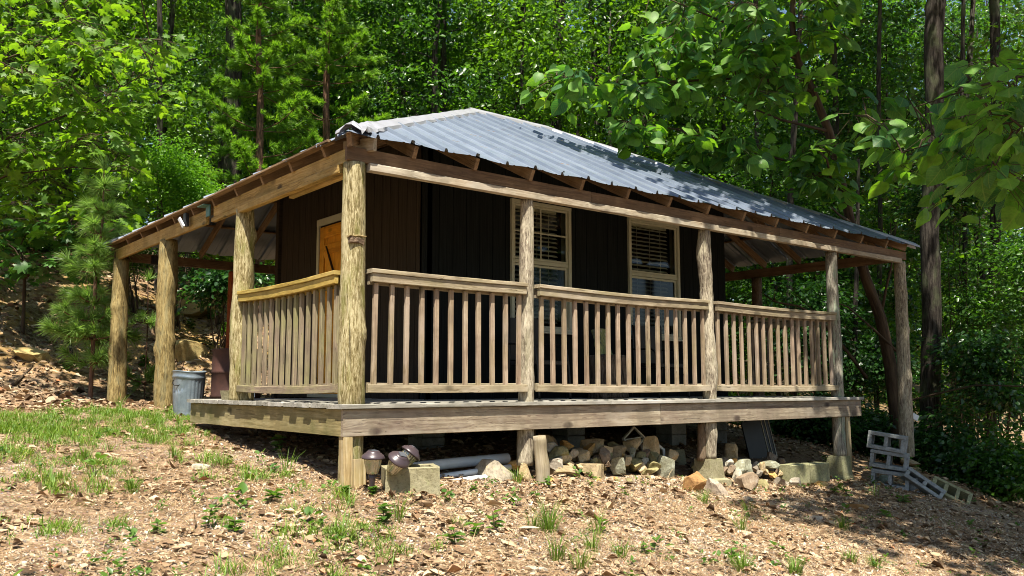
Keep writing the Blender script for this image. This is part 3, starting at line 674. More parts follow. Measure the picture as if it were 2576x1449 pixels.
def rock(name, loc, sx, sy, sz, mat, label, seed, group=None, sharp=.5, boxy=.5, rotz=None, cat='stone', sub=3):
    rs = random.Random(seed); bm = bmesh.new(); bmesh.ops.create_icosphere(bm, subdivisions=sub, radius=1)
    pl = []
    for k in range(10):
        v = Vector([rs.gauss(0, 1) for _ in range(3)]).normalized(); pl.append((v, rs.uniform(.42, .76)))
    off = Vector([rs.uniform(0, 40) for _ in range(3)])
    for v in bm.verts:
        p = v.co.normalized()
        q = Vector([math.copysign(abs(c)**(1-boxy*.55), c) for c in p]); p = q
        for n_, d_ in pl:
            e = p.dot(n_)-d_
            if e > 0: p = p-n_*e
        p = p*(1+.06*mnoise.noise(p*1.6+off)+.03*mnoise.noise(p*4.5+off)+.02*mnoise.noise(p*11+off)); v.co = p
    mx = [max(abs(v.co[k]) for v in bm.verts) for k in range(3)]
    for v in bm.verts: v.co = Vector((v.co.x/mx[0]*sx/2, v.co.y/mx[1]*sy/2, v.co.z/mx[2]*sz/2))
    me = bpy.data.meshes.new(name); bm.to_mesh(me); bm.free(); me.polygons.foreach_set('use_smooth', [False]*len(me.polygons)); me.materials.append(mat)
    o = bpy.data.objects.new(name, me); col.objects.link(o); o.location = loc
    o.rotation_euler = (rs.uniform(-.1, .1), rs.uniform(-.12, .12), rs.uniform(-.5, .5) if rotz is None else rotz)
    return tag(o, label, cat, group)
ROCKS = [
(1.7, 0.1, -0.672, 0.363, 0.205, 'a', 'large pitted grey and tan boulder beside the white pipe ends'),
(2.0, 0.18, -0.616, 0.138, 0.098, 'o', 'orange-yellow stone wedged on top of the large pitted grey boulder'),
(1.99, 0.02, -0.699, 0.136, 0.168, 't', 'pale tan slab standing upright just left of the short stub post'),
(2.47, 0.12, -0.618, 0.201, 0.125, 'g', 'flat grey block-shaped stone just right of the short stub post'),
(2.59, 0.28, -0.512, 0.128, 0.137, 'w', 'knobbly whitish stone on top of the grey block stone'),
(2.73, 0.26, -0.577, 0.112, 0.095, 'p', 'small pinkish tan stone right of the knobbly whitish stone'),
(2.91, 0.42, -0.487, 0.177, 0.106, 'o', 'orange dome-shaped stone topmost at the left end of the pile'),
(2.98, 0.26, -0.589, 0.158, 0.149, 't', 'rounded tan stone below and right of the orange dome stone'),
(2.87, 0.3, -0.561, 0.096, 0.087, 'p', 'pale stone between the orange dome stone and the rounded tan stone'),
(3.2, 0.38, -0.554, 0.117, 0.126, 'o', 'squarish orange stone standing right of the rounded tan stone'),
(3.39, 0.4, -0.542, 0.137, 0.109, 'w', 'light mottled stone on top of the pile below the diamond frame'),
(3.24, 0.24, -0.636, 0.169, 0.107, 'b', 'brown wedge-shaped stone under the light mottled stone'),
(2.68, 0.14, -0.647, 0.102, 0.076, 't', 'small tan stone resting on the left flat slab'),
(2.84, 0.14, -0.668, 0.129, 0.039, 't', 'thin flat stone lying on the left flat slab'),
(3.1, 0.22, -0.649, 0.106, 0.07, 'm', 'small dark olive stone above the joint of the two flat slabs'),
(2.63, 0.06, -0.73, 0.286, 0.109, 's', 'long flat brown slab at ground, left of the two front slabs'),
(2.97, 0.06, -0.733, 0.249, 0.146, 's', 'thick squared brown slab at ground, right of the two front slabs'),
(3.4, 0.3, -0.617, 0.127, 0.081, 'm', 'olive stone in the middle of the pile beneath the yellow-orange one'),
(3.63, 0.38, -0.583, 0.12, 0.102, 'o', 'yellow-orange stone at the top in the middle of the pile'),
(3.42, 0.16, -0.693, 0.179, 0.161, 'l', 'big lichen-grey rounded stone right of the squared front slab'),
(3.92, 0.44, -0.535, 0.18, 0.142, 't', 'tan squared block stone highest in the middle of the pile'),
(3.8, 0.32, -0.606, 0.111, 0.102, 'l', 'mossy speckled stone under the tan squared block stone'),
(4.1, 0.42, -0.588, 0.105, 0.124, 'g', 'purplish grey stone left of the tall pointed stone'),
(3.95, 0.32, -0.641, 0.113, 0.084, 'm', 'small olive stone at the foot of the purplish grey stone'),
(4.18, 0.34, -0.587, 0.219, 0.295, 't', 'tall pointed tan stone leaning at the right of the pile'),
(3.74, 0.2, -0.713, 0.183, 0.128, 'm', 'olive-brown stone right of the big lichen-grey stone'),
(3.93, 0.24, -0.699, 0.074, 0.084, 'w', 'small white speckled stone below the tall pointed stone'),
(3.99, 0.16, -0.742, 0.148, 0.083, 'm', 'flattish olive stone at the foot of the tall pointed stone'),
(3.87, 0.12, -0.791, 0.174, 0.073, 'm', 'low mossy stone on the ground under the tall pointed stone'),
(4.19, 0.1, -0.758, 0.215, 0.252, 'l', 'large mossy triangular stone at the right end of the pile'),
(3.23, 0.14, -0.681, 0.071, 0.071, 'b', 'small brown stone at the right edge of the squared front slab'),
(3.63, 0.24, -0.656, 0.11, 0.1, 't', 'tan stone between the two lichen-grey stones of the pile'),
(4.0, -0.42, -0.887, 0.253, 0.216, 'O', 'rust-orange boulder in front of the concrete footing'),
(4.31, -0.45, -0.95, 0.243, 0.19, 'T', 'pale tan boulder leaning against the rust-orange boulder'),
(5.11, -0.28, -0.966, 0.218, 0.178, 'b', 'smooth brown boulder right of the pale tan boulder'),
(4.67, -0.62, -1.125, 0.229, 0.115, 'g', 'long low purplish stone lying alone in the gravel'),
(5.7, 0.35, -0.666, 0.22, 0.167, 't', 'tan crown-shaped stone right of the log leg under the deck'),
(5.48, 0.2, -0.764, 0.103, 0.056, 'o', 'small ochre stone just under the tan crown-shaped stone'),
(5.64, 0.2, -0.772, 0.078, 0.052, 'o', 'tiny ochre stone right of the other small ochre stone'),
(5.11, 0.0, -0.762, 0.074, 0.083, 'w', 'small bright white stone beside the concrete footing'),
(5.11, -0.05, -0.832, 0.107, 0.091, 'b', 'brown and grey stone below the small bright white stone'),
(5.59, 0.12, -0.872, 0.283, 0.189, 'l', 'large dark mossy stone right of the concrete footing'),
(5.09, -0.12, -0.902, 0.098, 0.131, 'w', 'grey-white quartz stone between footing and smooth brown boulder'),
(6.13, 0.1, -0.846, 0.3, 0.088, 'l', 'broad flat grey slab capping the little ring of tan stones'),
(5.87, 0.1, -0.857, 0.087, 0.113, 't', 'upright tan stone at the left end under the flat grey slab'),
(5.96, 0.08, -0.904, 0.105, 0.07, 't', 'oblong tan stone under the middle of the flat grey slab'),
(6.01, 0.04, -0.959, 0.113, 0.083, 'o', 'yellow squared stone lowest under the flat grey slab'),
(6.19, 0.06, -0.937, 0.079, 0.079, 't', 'tan stone under the right end of the flat grey slab'),
(5.68, 0.0, -0.915, 0.077, 0.06, 'g', 'purple-grey pebble left of the yellow squared stone'),
(6.41, 0.1, -0.932, 0.134, 0.17, 'b', 'grey-brown stone against the left lichen block'),
(6.0, -0.08, -1.039, 0.207, 0.112, 'g', 'grey rough stone at ground below the grey-brown stone'),
(5.63, -0.1, -1.037, 0.169, 0.11, 'm', 'grey-green stone at ground right of the smooth brown boulder'),
(6.53, 0.4, -0.798, 0.166, 0.129, 'b', 'brown stone sitting on the back of the flat grey slab'),
(6.56, 0.25, -0.835, 0.101, 0.073, 'b', 'small brown stone right of the one sitting on the flat grey slab'),
(6.84, -0.12, -1.114, 0.208, 0.072, 'o', 'flat yellow stone at ground in front of the lichen blocks'),
(6.18, -0.2, -1.028, 0.13, 0.078, 'g', 'small half-buried grey stone in front of the left lichen block'),
]
for i, (x, y, z, w_, h, k, lab) in enumerate(ROCKS):
    bx = .9 if ('slab' in lab or 'block' in lab or 'squar' in lab) else .35
    rock('stone' if 'boulder' not in lab else 'boulder', (x, y+w_*.22, z), w_*1.36, w_*.95, h*1.36, SM[k], lab, 100+i, 'stones piled along the front of the deck', .8 if k in 'tOsp' else .5, bx, rotz=None if bx < .5 else random.uniform(.0, .25), cat='stone')
# ground stones away from the pile
def on(x, y, h=0): return (x, y, g1(x, y)+h)
rock('stone', (8.05, -.22, -1.14), .62, .16, .13, SM['l'], 'long pale curb stone lying in front of the cinder block stack', 301, None, .7, .8, .1)
def ground_at(u, v):       # follow a sight line down to the ground, for things that stand on it
    lo, hi = 3.0, 60.0
    for _ in range(400):
        q = at(u, v, lo)
        if q[2] <= g1(q[0], q[1]): return q
        lo += .08
    return q
for (u, v, sx, sz, k, lab, sd) in [
    (2160, 1283, .34, .13, 'O', 'orange streaked flat stone half sunk in leaf litter on the right slope', 311),
    (2052, 1308, .26, .10, 'T', 'pinkish flat stone on the right slope below the lichen blocks', 312),
    (1540, 1402, .14, .06, 'w', 'white stone chip lying among straw at the lower middle', 313),
    (2285, 1372, .22, .08, 'w', 'pale flat stone on the lower right slope', 314),
    (2345, 1395, .18, .07, 'w', 'white chip stone nearest the lower right corner', 315),
    (1350, 1438, .16, .07, 'w', 'pale chip stone at the lower edge near the middle', 316),
    (470, 905, .80, .55, 'c', 'ochre yellow boulder on the bank between the golden posts and the trash can', 317),
    (455, 780, 1.3, .62, 'c', 'broad ochre rock face high on the bank behind the side porch', 318),
    (82, 905, .60, .30, 'c', 'yellow-grey flat stone in the leaf litter at the far left bank', 319),
    (120, 1075, .14, .06, 'g', 'small grey stone lying in the left grass', 320),
    (505, 1180, .18, .07, 'w', 'pale flat stone in the bare patch of the left grass', 321)]:
    q = ground_at(u, v); rock('stone' if sx < .5 else 'boulder', (q[0], q[1], q[2]+sz*.15), sx, sx*.7, sz, SM[k], lab, sd, None, .7, .5)
rock('stone', (9.5, .10, -.985), .40, .34, .16, SM['s'], 'flat brown stone carrying the tall grey corner post', 331, None, .6, .8, .2)
rock('stone', (9.52, .12, -1.13), .36, .36, .16, SM['m'], 'mossy stone beneath the flat brown stone of the tall grey post', 332, None, .6, .8, .5)
# lichened concrete blocks lying end to end
def block_solid(lo, hi, mat, name, label, group=None, rz=0):
    c = ((lo[0]+hi[0])/2, (lo[1]+hi[1])/2, lo[2]); g = Geo(); box(g, [lo[k]-c[k] for k in range(3)], [hi[k]-c[k] for k in range(3)], ch=.012, rough=.004, n=6)
    o = g.build(name, M[mat], None, loc=c, local=True); o.rotation_euler = (0, 0, rz); return tag(o, label, 'block', group)
fr2 = np.random.default_rng(44)
for i in range(64):
    fx = fr2.uniform(2.3, 4.5) if i % 3 else fr2.uniform(4.9, 6.5); fs_ = fr2.uniform(.11, .22); fy = fr2.uniform(.24, .62); rock('stone', (fx, fy, g1(fx, fy)+fs_*.3+fr2.uniform(0, .20 if fx < 4.6 else .1)), fs_*1.3, fs_, fs_, SM[['t', 'b', 'm', 's', 'g'][i % 5]], 'dim brownish filler stone lying behind the front stones under the deck', 500+i, 'filler stones behind the front stones', .6, .5)
for i in range(26):
    fx = fr2.uniform(1.9, 6.9); fs_ = fr2.uniform(.04, .09); fy = fr2.uniform(-.12, .12); rock('stone', (fx, fy, g1(fx, fy)+fs_*.2), fs_*1.3, fs_, fs_*.8, SM[['t', 'p', 'm', 'w', 'o'][i % 5]], 'small loose stone along the foot of the stone pile', 600+i, 'small loose stones at the foot of the pile', .6, .5, sub=2)
block_solid((6.24, -.05, -1.095), (6.66, .14, -.84), 'cmu_lichen', 'concrete_block', 'left one of two lichen covered blocks lying end to end under the deck')
block_solid((6.68, -.06, -1.10), (7.10, .13, -.85), 'cmu_lichen', 'concrete_block', 'right one of two lichen covered blocks, next to the mossy footing', rz=-.02)

# ------------------------------------------------------------------ cinder blocks
def cinder(loc, rot, label, mat='cmu', cells=2, L=.47, Wd=.25, H=.23, cut=None, group='grey cinder blocks beside the tall corner post'):
    """cells open along local y; length along x"""
    g = Geo(); t_ = .048; xs = [-L/2]; cw = (L-t_*(cells+1))/cells
    def b(lo, hi): box(g, lo, hi, ch=.005, rough=.003)
    b((-L/2, -Wd/2, 0), (L/2, Wd/2, t_)); 
    if cut != 'top': b((-L/2, -Wd/2, H-t_), (L/2, Wd/2, H))
    x = -L/2
    for k in range(cells+1):
        hh = H-t_-.001 if not (cut == 'bottom') else H-t_-.001
        b((x, -Wd/2+.002, t_+.001), (x+t_, Wd/2-.002, hh)); x += t_+cw
    o = g.build('cinder_block', M[mat], None, loc=(0, 0, 0)); o.location = loc; o.rotation_euler = rot; o.name = 'cinder_block'
    return tag(o, label, 'cinder block', group)
bx_, by_ = 8.02, -.33
cinder((8.00, -.40, -1.21), (0, .10, R(-66)), 'lowest cinder block of the stack of three, sunk in leaf litter')
cinder((8.03, -.38, -.955), (0, .13, R(-68)), 'middle cinder block of the stack of three')
cinder((8.01, -.37, -.715), (R(-2), .15, R(-71)), 'topmost cinder block of the stack of three')
block_solid((8.04, -.76, -1.28), (8.18, -.62, -1.06), 'cmu', 'concrete_block', 'broken half block standing right of the stack of three')
q = at(2372, 1262, 9.55); cinder((8.06, -.78, -1.20), (R(-20), .62, R(-62)), 'thin broken cinder block leaning down the slope right of the stack', L=.52, Wd=.22, H=.15)
cinder((8.30, -1.00, -1.37), (R(-48), .46, R(-60)), 'yellowish three-celled cinder block lying open side up on the slope', 'cmu_lichen', 3, .50, .24, .25)

# ------------------------------------------------------------------ planter block and path lights
g = Geo(); pb = (.56, -.14)
o_ = pb
zb = -.80
def bxx(lo, hi): box(g, lo, hi, ch=.008, rough=.004)
Lx, Ly, H_ = .225, .15, .285
bxx((-Lx, -Ly, 0), (Lx, -Ly+.05, H_)); bxx((-Lx, Ly-.05, 0), (Lx, Ly, H_)); bxx((-Lx, -Ly+.051, .001), (-Lx+.055, Ly-.051, H_-.002)); bxx((Lx-.05, -Ly+.051, .001), (Lx, Ly-.051, H_-.001)); bxx((-Lx+.056, -Ly+.051, 0), (Lx-.051, Ly-.051, .03))
pl_ = g.build('flue_block', M['concrete'], None, loc=(0, 0, 0)); pl_.location = (.50, -.26, zb); pl_.rotation_euler = (0, R(-1), R(-24)); tag(pl_, 'hollow tan concrete block with two of the solar lights resting in it', 'block')
M['lamp_top'] = plain('purple_brown_plastic', (.055, .038, .044), .35, .5, .1, .1)
M['solar'] = plain('solar_cell', (.10, .11, .13), .25, .6, .2)
def path_light(loc, tilt_axis, tilt, label, stake=True):
    r = empty('path_light', loc, label, 'solar light', 'solar path lights by the near corner of the deck'); r.scale = (1.17,)*3
    r.rotation_mode = 'AXIS_ANGLE'; r.rotation_axis_angle = (tilt, *tilt_axis)
    g = Geo(); lathe(g, [(.0, .115), (.038, .113), (.047, .105), (.049, .099), (.060, .096), (.063, .089), (.074, .084), (.078, .074), (.082, .068), (.082, .060), (.070, .058), (.0, .062)], seg=32); g.build('cap', M['lamp_top'], r)
    g = Geo(); box(g, (-.024, -.024, .1145), (.024, .024, .1185), ch=.001); g.build('solar_panel', M['solar'], r)
    g = Geo(); n = 24; prof = [(.062, .056), (.055, .02), (.044, -.02), (.036, -.045), (.0, -.048)]; vs = []
    for (rr, z) in prof:
        for q in range(n*2):
            a = math.pi*q/n; k = rr*(1+.06*math.cos(a*14)); vs.append((math.cos(a)*k, math.sin(a)*k, z))
    m_ = n*2; g.add(vs, [(i*m_+q, i*m_+(q+1) % m_, (i+1)*m_+(q+1) % m_, (i+1)*m_+q) for i in range(4) for q in range(m_)], None, True); g.build('lens', M['lens'], r)
    g = Geo(); lathe(g, [(.014, .05), (.014, -.04)], seg=10); g.build('bulb_tube', M['white'], r)
    if stake: g = Geo(); lathe(g, [(.0, -.046), (.026, -.047), (.024, -.08), (.020, -.09), (.016, -.30), (.004, -.36)], seg=12); g.build('stake', M['lamp_top'], r)
    return r
path_light((.115, -.30, -.50), (1, 0, 0), R(3), 'upright solar light on its stake beside the corner leg')
path_light((.275, -.37, -.505), (1, .35, 0), R(38), 'solar light tipped towards the viewer, its square panel showing', False)
path_light((.48, -.20, -.475), (.35, 1, 0), R(40), 'solar light leaning to the right inside the hollow block', False)

# ------------------------------------------------------------------ pipes and things below the deck
def pipe(p0, p1, r, label):
    g = Geo(); p0 = A_(p0, float); p1 = A_(p1, float); mid = (p0+p1)/2+A_((0, 0, .008)); log(g, [p0-p0, mid-p0, p1-p0], [r, r, r], 14, .3, .01, 0, 1)
    o = g.build('pipe', M['pvc'], None, loc=(0, 0, 0)); o.location = p0; return tag(o, label, 'pipe', 'white plastic pipes under the deck')
pipe((.75, .55, -.63), (2.1, .45, -.575), .052, 'thickest white pipe, lying at the back under the deck')
pipe((.95, .32, -.715), (1.95, .22, -.64), .030, 'thin white pipe right in front of the thickest one')
pipe((1.12, .15, -.735), (1.75, .10, -.70), .026, 'second thin white pipe from the front')
pipe((1.33, .0, -.765), (1.66, .0, -.755), .017, 'thinnest white pipe, its end showing beside the pitted boulder')
fr_ = empty('lattice_frame', (4.42, 1.0, -.70), 'small weathered white square frame standing on its corner under the deck', 'frame')
g = Geo(); s = .19; c = [(0, 0, 0), (s, 0, s*.72), (0, 0, s*1.44), (-s, 0, s*.72)]
for k in range(4): beam(g, c[k], c[(k+1) % 4], .02, .035, up=(0, 1, 0))
g.build('frame', M['blind'], fr_); g = Geo(); beam(g, (-s, .01, s*.65), (s, .01, s*.80), .012, .012); g.build('crossbar', M['blind'], fr_)
fr_.location = (4.42, .9, -.62)
g = Geo()
for k, (a, b) in enumerate([((4.15+.25, .5, -.54), (4.5, .5, -.60)), ((4.5, .5, -.60), (4.46, .45, -.72))]): beam(g, a, b, .03, .03)
o = g.build('angle_bracket', M['blind'], None, loc=(4.4, .5, -.6)); tag(o, 'bent pale metal bracket behind the tall pointed stone', 'bracket')
sp = empty('slatted_panel', (7.55, 1.35, -.80), 'dark ribbed panel leaning against the back under the right end of the deck', 'panel')
g = Geo(); box(g, (-.33, 0, 0), (.30, .02, .62)); g.build('sheet', M['black_metal'], sp)
for x in (.10, .18, .27): g = Geo(); box(g, (x, -.012, .02), (x+.010, -.001, .6)); g.build('slat', M['blind'], sp)
sp.rotation_euler = (R(-8), R(-9), 0); sp.location = (7.35, 1.1, -.92)

# ------------------------------------------------------------------ bin, barrel, pot, lights
t = NT('galvanised_metal'); o_ = t.obj(); nz = t.noise(o_, 9, 6, .7); n2 = t.noise(o_, 2.5, 3)
c = t.ramp(nz, [(.3, (.15, .19, .23)), (.7, (.30, .35, .40))]); c = t.mix(t.ramp(n2, [(.55, 0.0), (.7, .6)]), c, (.45, .48, .50)); M['galv'] = t.fin(c, .42, .5, .55, t.bump(nz, .1, .01))
cx_, cy_ = .25, 4.56; z0 = g1(cx_, cy_)-.01; can = empty('trash_can', (cx_, cy_, z0), 'dented galvanised trash can without lid beside the knotty golden post', 'trash can')
g = Geo(); n = 72; vs = []; H_ = .545; prof = [(0, .165), (.012, .17), (.03, .165), (.06, .168), (.4, .187), (.47, .193), (.475, .200), (.49, .200), (.495, .194), (.535, .197), (.545, .205), (.55, .197), (.48, .188), (.05, .160)]
zs = list(np.linspace(.06, .42, 12)); full = [(0, .165), (.012, .17), (.03, .165)]+[(z, .168+(z-.06)*.058) for z in zs]+[(.455, .192), (.465, .199), (.485, .199), (.495, .194), (.535, .197), (.545, .205), (.55, .198), (.48, .188), (.05, .160)]
for (z, r) in full:
    for q in range(n):
        a = 2*math.pi*q/n; rr = r+(.006*math.cos(a*24) if .06 <= z <= .43 and r < .195 else 0)
        dent = .045*math.exp(-((z-.38)/.05)**2)*math.exp(-((a-3.5)/.45)**2); rr -= dent
        zt = z+.01*math.sin(a*2+1)*(z > .45)
        vs.append((math.cos(a)*rr, math.sin(a)*rr, zt))
g.add(vs, [(i*n+q, i*n+(q+1) % n, (i+1)*n+(q+1) % n, (i+1)*n+q) for i in range(len(full)-1) for q in range(n)], None, True); g.build('bin_body', M['galv'], can)
g = Geo(); va = R(238-180+180)
hd = A_((-.55, -.83, 0)); hd /= np.linalg.norm(hd); hs = A_((hd[1], -hd[0], 0)); hp = A_((0, 0, .43))+hd*.200
hs = -A_((-.78, .62, 0)); hd = A_((-.62, -.78, 0)); hp = A_((0, 0, .42))+hd*.205-A_(( .75,-.6,0))*.09+A_((.02,.03,0))
pts = [hp+hs*(-.04)+A_((0, 0, .03)), hp+hs*(-.05)+A_((0, 0, -.02)), hp+hs*(-.03)+A_((0, 0, -.045)), hp+hs*.03+A_((0, 0, -.045)), hp+hs*.05+A_((0, 0, -.02)), hp+hs*.04+A_((0, 0, .03))]
log(g, pts, [.006]*6, 8, .01, 0, 0, 2); g.build('handle', M['black_metal'], can)
t = NT('rusty_barrel_steel'); nz = t.noise(t.obj(), 5, 7, .7); c = t.ramp(nz, [(.3, (.028, .014, .012)), (.7, (.075, .032, .024))]); M['barrel'] = t.fin(c, .7, .3, .2, t.bump(nz, .3, .01))
bz = g1(.74, 4.26)-.02; bar = empty('barrel', (.74, 4.26, bz), 'dark rusty steel barrel standing behind the left log post', 'barrel')
g = Geo(); lathe(g, [(0, .0), (.31, 0), (.315, .02), (.30, .04), (.30, .28), (.312, .295), (.30, .31), (.30, .58), (.312, .595), (.30, .61), (.295, .85), (.308, .87), (.308, .885), (.29, .885), (.285, .87), (0, .868)], seg=48); g.build('drum', M['barrel'], bar)
g = Geo(); lathe(g, [(.03, 0), (.03, .01), (0, .012)], c=(-.17, -.25, .34), seg=12, axis=np.array([[0, 0, -.6], [1, 0, 0], [0, 1, 0]])); g.build('bung', M['black_metal'], bar)
pz = .0; pot = empty('flower_pot', (.16, 3.0, .002), 'small square mossy concrete pot on the deck edge by the left post', 'pot')
g = Geo(); prof = [(.05, 0), (.066, .10), (.055, .10), (.045, .03)]; vs = [(sx*s_, sy*s_, z) for s_, z in prof for sx, sy in ((-1, -1), (1, -1), (1, 1), (-1, 1))]
g.add(vs, [(i*4+q, i*4+(q+1) % 4, i*4+4+(q+1) % 4, i*4+4+q) for i in range(3) for q in range(4)]+[(3, 2, 1, 0), (12, 13, 14, 15)]); g.build('pot_body', M['concrete'], pot)
g = Geo(); box(g, (-.044, -.044, .03), (.044, .044, .085), n=2); g.build('soil', M['ground'], pot)
g = Geo(); beam(g, (.62, 3.4, .02), (.60, 3.45, .72), .05, .02, up=(1, 0, 0)); o = g.build('white_plank', M['white'], None, loc=(.62, 3.4, 0)); tag(o, 'thin white plank standing on the deck behind the left railing', 'plank')
fl = empty('flood_light', (.0, 4.08, 2.17), 'black flood light with a white face fixed to the left header beam', 'flood light')
g = Geo(); box(g, (-.05, -.05, -.09), (-.002, .04, .07), ch=.008); g.build('housing', M['black_metal'], fl)
g = Geo(); beam(g, (-.075, -.075, -.11), (-.115, -.02, .0), .055, .022, up=(1, 0, 0)); g.build('face', M['white'], fl)
g = Geo(); beam(g, (-.05, -.03, -.05), (-.09, -.05, -.05), .015, .015); g.build('arm', M['black_metal'], fl)
M['teal'] = plain('teal_metal', (.06, .16, .15), .5)
br_ = empty('gutter_bracket', (.02, 3.42, 2.16), 'small teal metal bracket at the gap in the left header beam', 'bracket')
g = Geo(); box(g, (-.02, -.06, -.05), (.0, .06, .07)); g.build('plate', M['teal'], br_); g = Geo(); box(g, (-.09, -.06, .071), (.0, .15, .082)); g.build('tongue', M['teal'], br_)
g = Geo(); box(g, (-.08, -.05, -.07), (.08, .05, .06), ch=.015); o = g.build('black_box', M['black_metal'], None, loc=(0, 0, 0)); o.location = (.62, 7.36, 2.09); tag(o, 'small black box mounted on the back beam of the side porch', 'box')  # black lamp housing, modelled as a plain box
# porch furniture
t = NT('dark_bark'); v = t.wc(); a = t.noise(t.mapv(v, (5, 22, 22)), 1, 6, .7); c = t.ramp(a, [(.38, (.03, .024, .02)), (.62, (.19, .15, .12))]); M['bark'] = t.fin(c, .9, .1, nrm=t.bump(a, 1.0, .04))
st = empty('tree_stump', (4.30, 1.22, 0), 'thick bark covered stump standing on the porch behind the railing', 'stump')
g = Geo(); log(g, [(0, 0, .0), (0, 0, .2), (0, 0, .53)], [.26, .235, .235], 40, .03, .16, 5, 9, cap=True); g.build('bark', M['bark'], st)
g = Geo(); lathe(g, [(.0, .534), (.215, .534), (.22, .525)], seg=30); g.build('cut_top', M['board'], st)
t = NT('floral_cloth'); vo = t.n('TexVoronoi', Vector=t.obj(), Scale=9.0); w_ = t.n('TexWave', Vector=t.obj(), Scale=8.0, Distortion=9.0)
c = t.ramp(vo.outputs['Distance'], [(.15, (.42, .40, .30)), (.25, (.16, .17, .10)), (.5, (.28, .30, .12)), (.7, (.10, .11, .09))]); c = t.mix(t.ramp(w_.outputs[0], [(.45, 0.0), (.55, .8)]), c, (.33, .36, .15)); M['floral'] = t.fin(c, .9, .1)
g = Geo(); box(g, (-.15, -.05, 0), (.15, .05, .33), ch=.03, n=5, rough=.006); o = g.build('floral_cushion', M['floral'], None, loc=(0, 0, 0)); o.location = (4.33, 1.30, .54); o.rotation_euler = (R(-12), 0, R(18)); tag(o, 'olive and cream floral cushion set upright on the stump', 'cushion')
def chair(loc, rz, label):
    r = empty('porch_chair', loc, label, 'chair', 'dark porch chairs in the shade'); r.rotation_euler = (0, 0, rz)
    g = Geo(); beam(g, (-.25, .02, .42), (.25, .02, .42), .46, .045); g.build('seat', M['black_metal'], r)
    g = Geo(); beam(g, (0, .26, .46), (0, .36, .98), .48, .03, up=(1, 0, 0)) if False else box(g, (-.24, .26, .46), (.24, .29, .95)); g.build('backrest', M['black_metal'], r)
    for s in (-1, 1):
        g = Geo(); log(g, [(s*.26, -.22, 0), (s*.26, -.20, .35), (s*.26, -.16, .58), (s*.26, -.10, .63), (s*.26, .28, .64)], [.013]*5, 8, .05, 0, 0, 1); g.build('leg', M['black_metal'], r)
        g = Geo(); log(g, [(s*.25, .34, 0), (s*.25, .27, .45), (s*.25, .30, .97)], [.013]*3, 8, .1, 0, 0, 1); g.build('leg', M['black_metal'], r)
    return r
chair((3.15, 1.15, 0), .1, 'dark porch chair left of the stump, below the window with crossbars')
chair((5.35, 1.25, 0), -.1, 'dark porch chair right of the stump, below the window without crossbars')
wt = Geo(); beam(wt, (-.05, 0, 0), (.06, .0, -.02), .012, .09, up=(0, 0, 1), ch=.003); q = at(2302, 1047, 13.4); o = wt.build('white_tag', M['white'], None, loc=(0, 0, 0)); o.location = q; o.rotation_euler = (0, R(15), R(-25)); tag(o, 'small white plastic scrap caught in the shrubs right of the tall post', 'scrap')

# ------------------------------------------------------------------ leaf and needle helpers
def rotmats(dirs, ups, roll=None):
    """columns: x across, y along dirs, z near ups"""
    y = dirs/np.linalg.norm(dirs, axis=1, keepdims=True); x = np.cross(y, ups); nx_ = np.linalg.norm(x, axis=1, keepdims=True); x = np.where(nx_ > 1e-4, x/np.maximum(nx_, 1e-6), np.array([1., 0, 0])); z = np.cross(x, y)
    return np.stack([x, y, z], -1)
def scatter(tv, tf, Rm, S, T):
    tv = np.asarray(tv, float); tf = np.asarray(tf); n = len(T)
    S = np.asarray(S, float); S = S[:, None, None] if S.ndim == 1 else S[:, None, :]
    V = np.einsum('nij,nkj->nki', Rm, tv[None]*S)+T[:, None, :]
    F = tf[None]+(np.arange(n)*len(tv))[:, None, None]
    return V.reshape(-1, 3), F.reshape(-1, tf.shape[1])
LEAF = (np.array([(0, 0, 0), (-.30, .38, .07), (-.22, .72, .03), (0, 1, -.10), (.22, .72, .03), (.30, .38, .07)]), np.array([(0, 3, 1), (1, 3, 2), (0, 5, 3), (5, 4, 3)]))
DIA = (np.array([(0, 0, 0), (-.30, .5, .07), (0, 1, -.06), (.30, .5, .07)]), np.array([(0, 2, 1), (0, 3, 2)]))
def star():
    o = [(0, 0), (-.28, .05), (-.50, .22), (-.30, .36), (-.52, .62), (-.22, .66), (-.20, .92), (0, .80), (.20, .92), (.22, .66), (.52, .62), (.30, .36), (.50, .22), (.28, .05)]
    v = [(0, .42, .05)]+[(x, y, -.10*abs(x)*2-.06*(y > .8)) for x, y in o]
    return np.array(v), np.array([(0, (i+1) % 14+1, i+1) for i in range(14)])
STAR = star()
def heart():
    o = [(0, .0), (-.20, -.10), (-.42, .04), (-.50, .28), (-.40, .56), (-.20, .80), (0, 1.02)]
    half = [(x, y, -.16*abs(x)*1.5-.22*max(0, y-.45)**1.5*1.6) for x, y in o]
    ax = [(0, .0, .0), (0, .3, .03), (0, .6, .0), (0, 1.02, -.16)]
    v = ax[:]; L_ = half[1:-1]; v += L_; b = len(ax); v += [(-x, y, z) for x, y, z in L_]
    f = []
    for s, base in ((0, b), (1, b+len(L_))):
        tri = [(0, base+0, 1), (1, base+0, base+1), (1, base+1, base+2), (1, base+2, 2), (2, base+2, base+3), (2, base+3, base+4), (2, base+4, 3)]
        f += [t_ if s else (t_[0], t_[2], t_[1]) for t_ in tri]
    return np.array(v, float), np.array(f)
HEART = heart()
def unit(n, r=None):
    v = (r or rng).normal(size=(n, 3)); return v/np.linalg.norm(v, axis=1, keepdims=True)
